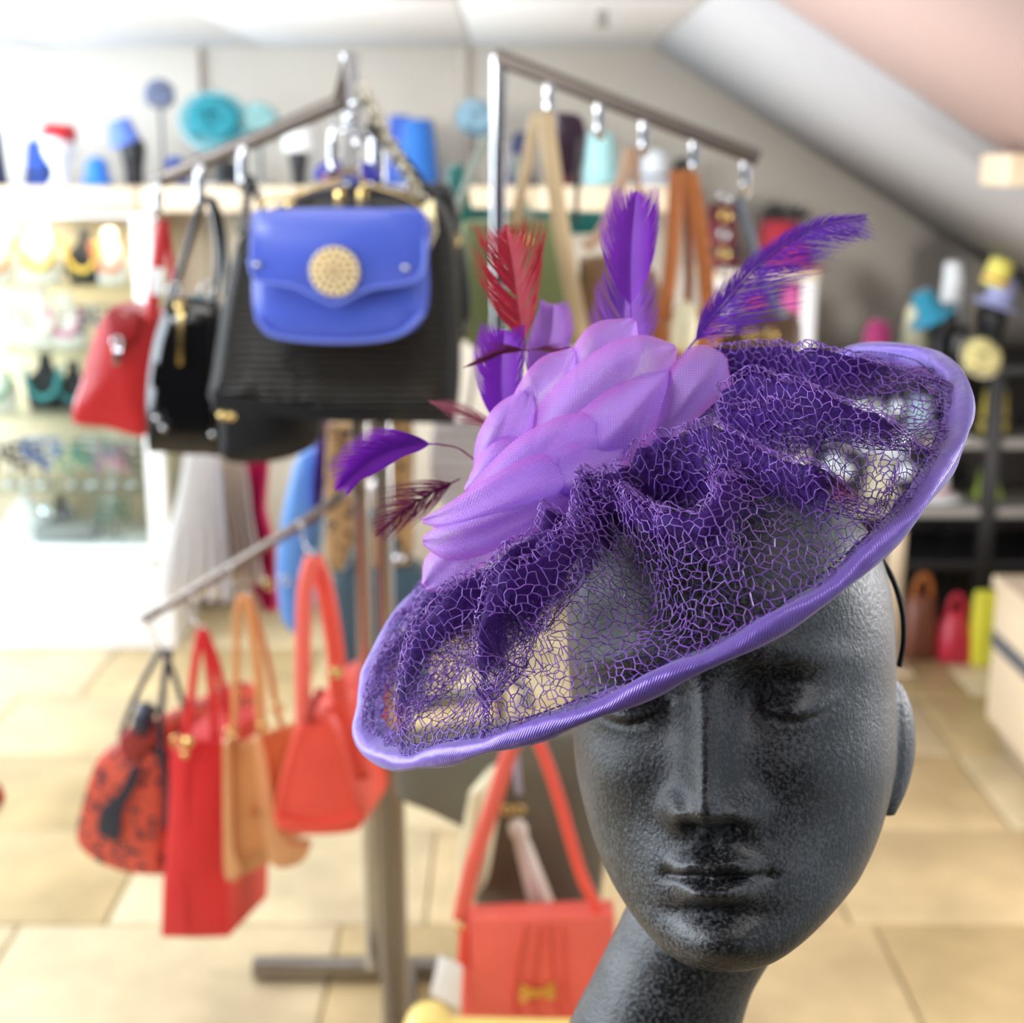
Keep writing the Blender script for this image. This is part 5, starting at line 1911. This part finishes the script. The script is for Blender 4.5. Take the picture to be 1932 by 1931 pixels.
def stand_head(label, px, basez, wpx, hpx, Y, mt, face=True):
    s_ = Y / F
    c = np.array([P(px, 300, Y)[0], Y, basez])
    w_, h_ = wpx * s_ / 2, hpx * s_
    t = thing('hat_stand', label, 'mannequin head', c)
    mb = MB()
    lathe(mb, [(w_ * .75, 0), (w_ * .7, h_ * .06), ((w_ * .45 if face else w_ * .74), h_ * .16), ((w_ * .42 if face else w_ * .72), h_ * .30), ((w_ * .60 if face else w_ * .78), h_ * .40), (w_ * .88, h_ * .55), (w_, h_ * .72), (w_ * .92, h_ * .86), (w_ * .6, h_ * .97), (.001, h_)], c, m=22, sy=1.15)
    if face:
        lathe(mb, [(.012, 0), (.010, .012), (.003, .022)], c + [0, -w_ * 1.0, h_ * .62], (0, -1, .2), 8)
        ball(mb, c + [0, -w_ * .80, h_ * .49], .016, 8, .5)
    obj('head', mb, mt, t)
    return t


YH = 4.28
white_foam = mat('white_polystyrene', S(240, 240, 242), .7)
cob = felt('cobalt_felt', S(52, 92, 190)); bright = felt('bright_blue_felt', S(40, 120, 214)); navy_f = felt('navy_felt', S(34, 42, 84)); peri = felt('periwinkle_felt', S(100, 132, 224))
turq = mat('turquoise_sinamay', S(150, 216, 228), .5, alpha=.7); turq_d = mat('deep_turquoise_sinamay', S(40, 142, 160), .5); pale_t = mat('pale_aqua_sinamay', S(158, 206, 208), .55, alpha=.75)
red_f = felt('red_felt', S(204, 28, 36)); black_f = felt('black_felt', S(22, 22, 26)); white_f = felt('white_felt', S(236, 238, 240)); mag_f = felt('magenta_felt', S(150, 28, 92)); cream_f = felt('cream_felt', S(228, 222, 188)); lilac_f = felt('lilac_felt', S(164, 168, 222)); lemon_f = felt('lemon_felt', S(236, 226, 110)); teal_f = felt('teal_felt', S(22, 132, 164)); steel_f = felt('steel_blue_felt', S(128, 164, 186))
hat_on('dark navy hat cut off by the picture edge on the wall shelf', -14, SZ, 52, 100, YH, navy_f, 'tall')
hat_on('tall cobalt hat behind the white display head', 76, SZ, 62, 80, YH + .09, cob, 'tall', navy_f)
stand_head('white display head with a small red hat on the wall shelf', 112, SZ, 60, 98, YH - .02, white_foam)
hz = SZ + 98 * (YH - .02) / F - .028
hat_on('small red hat with a dark brim on the white display head', 114, hz, 62, 30, YH - .02, red_f, 'pillbox', navy_f, tilt=.12)
hat_on('bright blue round hat lying right of the white display head', 182, SZ, 60, 52, YH - .05, bright, 'cloche')
stand_head('black display head with a periwinkle hat on the wall shelf', 252, SZ, 46, 88, YH, black_paint, False)
hat_on('periwinkle hat tilted on the black display head', 240, SZ + 80 * YH / F - .012, 58, 46, YH, peri, 'tall', tilt=-.25)
swirl_hat('grey wire and net fascinator on a slim stand, left of the turquoise saucer', 308, SZ, 52, 176, YH, mat('grey_net', S(150, 158, 178), .5, alpha=.45), mat('grey_net_loop', S(110, 120, 150), .5))
swirl_hat('large turquoise saucer fascinator with swirling loops on the wall shelf', 408, SZ, 130, 172, YH - .04, turq, turq_d)
hat_on('blue hat under the turquoise saucer', 330, SZ, 54, 52, YH + .06, cob, 'cloche')
hat_on('black hat in the shadow of the sloping rack arm', 428, SZ, 60, 46, YH + .06, black_f, 'cloche')
swirl_hat('pale aqua net fascinator half hidden by the sloping rack arm', 492, SZ, 70, 142, YH, pale_t, pale_t)
stand_head('slim black display head under a white hat', 563, SZ, 36, 66, YH, black_paint, False)
hat_on('white pillbox hat on the slim black display head', 564, SZ + 60 * YH / F, 60, 58, YH, white_f, 'pillbox')
hat_on('vivid blue cloche hat right of the handbag chain', 790, SZ, 78, 118, YH - .02, felt('vivid_blue_felt', S(22, 100, 186)), 'tall')
hat_on('cobalt hat peeping out behind the vivid blue cloche', 756, SZ, 56, 124, YH + .1, cob, 'tall')
swirl_hat('steel blue net fascinator left of the tall chrome upright', 896, SZ, 78, 150, YH, mat('steel_blue_net', S(132, 168, 186), .5, alpha=.8), steel_f)
hat_on('dark blue felt hat right of the tall chrome upright', 982, SZ, 60, 96, YH, navy_f, 'cloche')
hat_on('burgundy hat behind the beige bag strap', 1062, SZ, 60, 112, YH + .05, felt('burgundy_felt', S(92, 26, 40)), 'cloche')
hat_on('pale aqua cloche hat beneath the second hook of the right arm', 1134, SZ, 66, 96, YH - .04, felt('aqua_felt', S(160, 208, 212)), 'tall')
hat_on('silver white brimmed hat with a grey band on the wall shelf', 1236, SZ, 104, 66, YH - .04, felt('silver_felt', S(206, 210, 218)), 'brim', felt('grey_felt', S(96, 96, 104)))
hat_on('dark grey felt hat at the right end of the wall shelf', 1290, SZ, 62, 50, YH + .07, felt('charcoal_felt', S(70, 68, 72)), 'cloche')

# right: white-legged hat table against the back wall
YT = 4.2
tb = thing('hat_table', 'narrow white-legged table with red hats against the back wall', 'table', (P(1440, 1100, YT)[0], YT, 0))
TZ = P(1450, 512, YT)[2]
a, b_ = P(1335, 512, YT)[0], P(1548, 512, YT)[0]
mb = MB(); box(mb, (a, YT, TZ - .025), (b_, YT + .28, TZ), .003); obj('top', mb, birch, tb)
for x in (a + .02, b_ - .045):
    for yy in (YT + .005, YT + .235):
        mb = MB(); box(mb, (x, yy, 0), (x + .04, yy + .04, TZ - .025), .003); obj('leg', mb, white_lac, tb)
mb = MB(); box(mb, (a + .02, YT + .02, P(1400, 660, YT)[2]), (b_ - .01, YT + .26, P(1400, 652, YT)[2]), .002); obj('shelf', mb, birch, tb)
hat_on('red brimmed hat on the white-legged table', 1510, TZ, 120, 46, YT + .12, felt('crimson_felt', S(190, 24, 58)), 'brim', black_f)
hat_on('red pillbox hat carrying the black feather pompom', 1478, TZ + .0, 84, 86, YT + .2, felt('dark_red_felt', S(168, 30, 50)), 'pillbox')
t = thing('feather_pompom', 'black feather pompom on top of the red pillbox hat', 'hat trim', P(1480, 425, YT + .2) * [1, 1, 0] + [0, 0, TZ + 86 * (YT + .2) / F])
mb = MB()
g = np.random.default_rng(4)
c = np.array(t.location)
for k in range(160):
    d_ = unit(g.normal(size=3) * [1.3, 1.3, .5] + [0, 0, .45])
    d_[2] = abs(d_[2]) * .8
    sd = unit(np.cross(d_, g.normal(size=3))) * .004
    L_ = .05 + .04 * g.random()
    mb.add(np.array([c + [0, 0, .004] - sd, c + [0, 0, .004] + sd, c + d_ * L_ + sd * .6, c + d_ * L_ - sd * .6]), np.array([[0, 1, 2, 3]]))
obj('feathers', mb, black_f, t)
hat_on('dark red hat at the left end of the white-legged table', 1366, TZ, 74, 118, YT + .15, felt('wine_felt', S(104, 20, 38)), 'tall', black_f)
hz2 = P(1400, 652, YT)[2]
hat_on('pink cloche hat on the lower board of the white-legged table', 1512, hz2, 64, 108, YT + .1, felt('pink_felt', S(206, 92, 152)), 'tall', felt('rose_felt', S(196, 40, 80)))
hat_on('deep rose hat on the lower board beside the pink cloche', 1440, hz2, 66, 84, YT + .12, felt('rose_felt', S(196, 40, 80)), 'tall')

# right: black shelf unit
YR = 4.0
ru = thing('shelf_unit', 'black shelf unit with grey boards crowded with hats at the right wall', 'shelf', (P(1750, 1190, YR)[0], YR, 0))
xa, xb = P(1572, 700, YR)[0], XR - .03
lev = {}
for nm, py in (('a', 690), ('b', 830), ('c', 960), ('d', 1060)):
    z_ = P(1700, py, YR)[2]
    lev[nm] = z_
    mb = MB(); box(mb, (xa, YR, z_ - .028), (xb, YR + .36, z_), .003)
    obj('board', mb, black_paint if nm in 'ad' else grey_shelf, ru)
px_post = P(1876, 800, YR)[0]
for x in (xa, px_post):
    for yy in (YR - .006, YR + .33):
        mb = MB(); box(mb, (x - .02, yy, 0), (x + .024, yy + .03, lev['a'] - .028), .002); obj('post', mb, black_paint, ru)
mb = MB(); box(mb, (xa, YR + .36, 0), (xb, YR + .37, lev['a']), 0); obj('back_panel', mb, mat('charcoal_board', S(58, 54, 52), .7), ru)
YQ = YR + .16
A, Bz, Cz, Dz = (lev[k] + .0005 for k in 'abcd')
hat_on('magenta felt hat on top of the black shelf unit', 1676, A, 78, 74, YQ, mag_f, 'cloche')
hat_on('cream felt hat behind the teal hat on the black shelf unit', 1752, A, 60, 92, YQ + .1, cream_f, 'tall')
stand_head('black display head on top of the black shelf unit under the teal hat', 1800, A, 56, 100, YQ - .02, black_paint, False)
hat_on('teal brimmed hat tilted on the black display head', 1782, A + 84 * YQ / F - .008, 96, 56, YQ - .02, teal_f, 'brim', tilt=-.55)
hat_on('tall white hat behind the teal brimmed hat', 1816, A, 54, 170, YQ + .13, white_f, 'tall', black_f)
stand_head('dark display head on top of the black shelf unit under the lilac and lemon hats', 1894, A, 56, 104, YQ, black_paint, False)
hat_on('lilac brimmed hat on the dark display head', 1900, A + 96 * YQ / F, 100, 60, YQ, lilac_f, 'brim', tilt=.3)
hat_on('lemon yellow pillbox hat stacked on the lilac hat', 1892, A + 136 * YQ / F, 50, 52, YQ - .03, lemon_f, 'pillbox', red_f, tilt=.3)
swirl_hat('cream flower fascinator hanging over the front of the black shelf unit', 1872, Bz, 84, 190, YQ - .14, mat('cream_sinamay', S(232, 224, 190), .6), mat('cream_petal', S(238, 226, 160), .6))
hat_on('white hat on the second board of the black shelf unit', 1660, Bz, 110, 60, YQ, white_f, 'brim', peri)
hat_on('pale blue hat on the second board beside the white one', 1770, Bz, 84, 66, YQ, felt('ice_blue_felt', S(178, 200, 224)), 'brim')
hat_on('black hat on the second board right of the pale blue one', 1826, Bz, 60, 74, YQ + .1, black_f, 'cloche')
hat_on('wide white hat on the third board of the black shelf unit', 1806, Cz, 110, 66, YQ - .02, white_f, 'brim', felt('rose_felt', S(196, 40, 80)))
hat_on('pink hat on the third board left of the wide white hat', 1600, Cz, 96, 60, YQ, felt('pink_felt', S(206, 92, 152)), 'brim')
hat_on('cream cloche on the third board behind the brim of the purple fascinator', 1700, Cz, 76, 84, YQ, cream_f, 'cloche')
hat_on('yellow hat at the far right of the second board', 1914, Bz, 56, 80, YQ, felt('mustard_felt', S(222, 196, 70)), 'tall', black_f)
hat_on('lime green hat at the far right of the third board', 1912, Cz, 60, 60, YQ, felt('lime_felt', S(170, 196, 60)), 'cloche')
t = thing('crystal_garland', 'string of bright crystal drops hanging under the top board seen through the purple net', 'jewellery', P(1640, 720, YR + .02))
mb = MB()
g = np.random.default_rng(12)
cry = mat('crystal', S(226, 236, 250), .12, .2)
for k in range(26):
    px, py = 1545 + 175 * g.random(), 770 + 130 * g.random()
    ball(mb, P(px, py, YR - .01), .014 + .012 * g.random(), 8)
for k in range(7):
    a_ = P(1550 + 28 * k, 706, YR - .01)
    tube(mb, [a_, a_ + [0, 0, -.27]], .001, None, 5)
obj('drops', mb, cry, t)
# floor goods under the black unit
b = bag('brown tooled leather bag on the floor under the black shelf unit', 1748, 1185, YR - .02)
zf = 0.001


def floor_bag(o, px, wpx, hpx, Y, mt, dep=.12, round_=2.6, handle=None, taper=.8):
    s_ = Y / F
    c = P(px, 1000, Y)
    w_, h_ = wpx * s_ / 2, hpx * s_
    mb = MB()
    loft(mb, [(c[0], Y, zf, w_ * .92, dep * .45, 4), (c[0], Y, zf + .01, w_, dep * .5, 4), (c[0], Y, zf + h_ * .5, w_ * .96, dep * .45, round_), (c[0], Y, zf + h_ * .9, w_ * taper, dep * .22, round_), (c[0], Y, zf + h_, w_ * taper * .9, dep * .12, round_)])
    obj('body', mb, mt, o)
    if handle is not None:
        mb = MB()
        q = np.array([(c[0] + w_ * .5 * math.cos(a_), Y - .01, zf + h_ * .92 + h_ * .42 * math.sin(a_)) for a_ in np.linspace(0, math.pi, 16)])
        sweep(mb, q, circ(.004, 8, .009, 3), up=(0, 1, 0))
        obj('handle', mb, handle, o)
    o.location = (c[0], Y, 0)
    for ch in o.children:
        ch.location = np.array(ch.location)


def fb(label, px, wpx, hpx, Y, mt, **k):
    o = thing('handbag', label, 'handbag', (P(px, 1000, Y)[0], Y, 0))
    floor_bag(o, px, wpx, hpx, Y, mt, **k)
    return o


bpy.data.objects.remove(b)
fb('brown tooled leather bag on the floor under the black shelf unit', 1748, 70, 124, 4.02, leather('tooled_brown_leather', S(126, 72, 52), .5), handle=brown_l)
fb('raspberry red bag with a tall handle on the floor under the black shelf unit', 1815, 66, 100, 3.98, leather('raspberry_leather', S(196, 44, 68), .4), handle=leather('raspberry_leather', S(196, 44, 68), .4), taper=.6)
fb('lime yellow shopper standing on the floor beside the wooden counter', 1872, 52, 150, 3.94, leather('lime_yellow_leather', S(226, 222, 70), .45), dep=.07, taper=.96, round_=4)
fb('dark red bag on the floor behind the headband of the fascinator', 1640, 60, 170, 4.05, red_l, handle=red_l)
mb = MB()
a = P(1696, 1000, 3.86)
box(mb, (a[0] - .018, 3.86, 0), (a[0] + .022, 3.90, P(1696, 1000, 3.86)[2]), .003)
t = thing('wooden_post', 'pale wooden post in front of the black shelf unit, right of the headband', 'post', (a[0], 3.88, 0))
obj('post', mb, birch, t)
mb = MB(); box(mb, (a[0] - .06, 3.82, 0), (a[0] + .06, 3.94, .012), .003); obj('foot', mb, birch, t)

# right: wooden counter
YK = 2.75
ct = thing('counter', 'pale wooden sales counter with a dark inlaid line at the right edge', 'counter', (P(1960, 1300, YK)[0], YK, 0))
kx = P(1886, 1200, YK + .55)[0]
kz = P(1890, 1096, YK + .55)[2]
mb = MB(); box(mb, (kx, YK, .07), (XR - .02, YK + .6, kz - .03), .004); obj('body', mb, birch, ct)
mb = MB(); box(mb, (kx - .012, YK - .012, kz - .03), (XR - .02, YK + .6, kz), .004); obj('top', mb, birch, ct)
mb = MB(); box(mb, (kx - .004, YK - .004, .26), (XR - .02, YK + .596, .30), .001); obj('inlay', mb, mat('slate_inlay', S(92, 96, 104), .5), ct)
mb = MB(); box(mb, (kx + .03, YK + .03, 0), (XR - .02, YK + .58, .07), 0); obj('kick_base', mb, mat('pale_kick', S(196, 176, 150), .6), ct)

# boxed beam end under the slope at the right edge, and a rod hanging from the ceiling
mb = MB(); pbox(mb, 1908, 290, 1990, 352, 2.85, .18); struct('trim_4', mb, birch)
t = thing('ceiling_rod', 'short grey metal rod hanging from the ceiling at the top of the picture', 'rod', P(1136, 0, 3.5) * [1, 1, 0] + [0, 0, zc_top])
a = P(1136, 44, 3.5)
mb = MB(); box(mb, (a[0] - .012, 3.49, a[2]), (a[0] + .012, 3.51, zc_top), .003); obj('rod', mb, mat('rod_paint', S(120, 118, 114), .6), t)
mb = MB(); box(mb, (a[0] - .016, 3.486, a[2] - .008), (a[0] + .016, 3.514, a[2]), .002); obj('end_cap', mb, mat('rod_paint', S(120, 118, 114), .6), t)

# scarf rail behind the rack, and the floor stand at the left picture edge
# the rack's rear arm with the scarf rail
a, b2 = P(330, 838, 2.545), P(640, 798, 2.545)
zr_ = a[2]
mb = MB(); tube(mb, [(bx - .035, RY + .04, zr_), (bx - .035, 2.545, zr_)], .009, None, 8); obj('rear_arm', mb, chrome, rk)
mb = MB(); tube(mb, [(a[0], 2.545, zr_), (bx - .03, 2.545, zr_)], .008, None, 8); obj('scarf_rail', mb, chrome, rk)
t = thing('round_bag', 'round red and cream bag cut off by the left picture edge', 'handbag', P(-38, 1560, 1.9))
c = P(-38, 1512, 1.9)
r_ = 50 * 1.9 / F
mb = MB(); lathe(mb, [(.001, -r_), (r_ * .6, -r_ * .8), (r_ * .95, -r_ * .25), (r_, .0)], c, m=24); obj('lower_half', mb, cream_l, t)
mb = MB(); lathe(mb, [(r_, 0), (r_ * .92, r_ * .4), (r_ * .55, r_ * .85), (.001, r_)], c, m=24); obj('upper_half', mb, red_l, t)
mb = MB(); tube(mb, spline([c + [-.02, 0, r_ * .8], c + [-.015, 0, r_ + .10], c + [0, 0, r_ + .16], c + [.015, 0, r_ + .1], c + [.02, 0, r_ * .8]], 20), .004, None, 6); obj('strap', mb, red_l, t)
t2 = thing('bag_stand', 'slim floor stand that carries the round red and cream bag', 'stand', (c[0] - .12, c[1], 0))
mb = MB(); tube(mb, spline([(c[0] - .12, c[1], .01), (c[0] - .12, c[1], c[2] + r_ + .16), (c[0] - .10, c[1], c[2] + r_ + .175), (c[0] + .02, c[1], c[2] + r_ + .152)], 24), .007, None, 8); obj('pole', mb, steel, t2)
mb = MB(); lathe(mb, [(.12, 0), (.12, .008), (.01, .014)], (c[0] - .12, c[1], 0), m=24); obj('foot', mb, steel, t2)
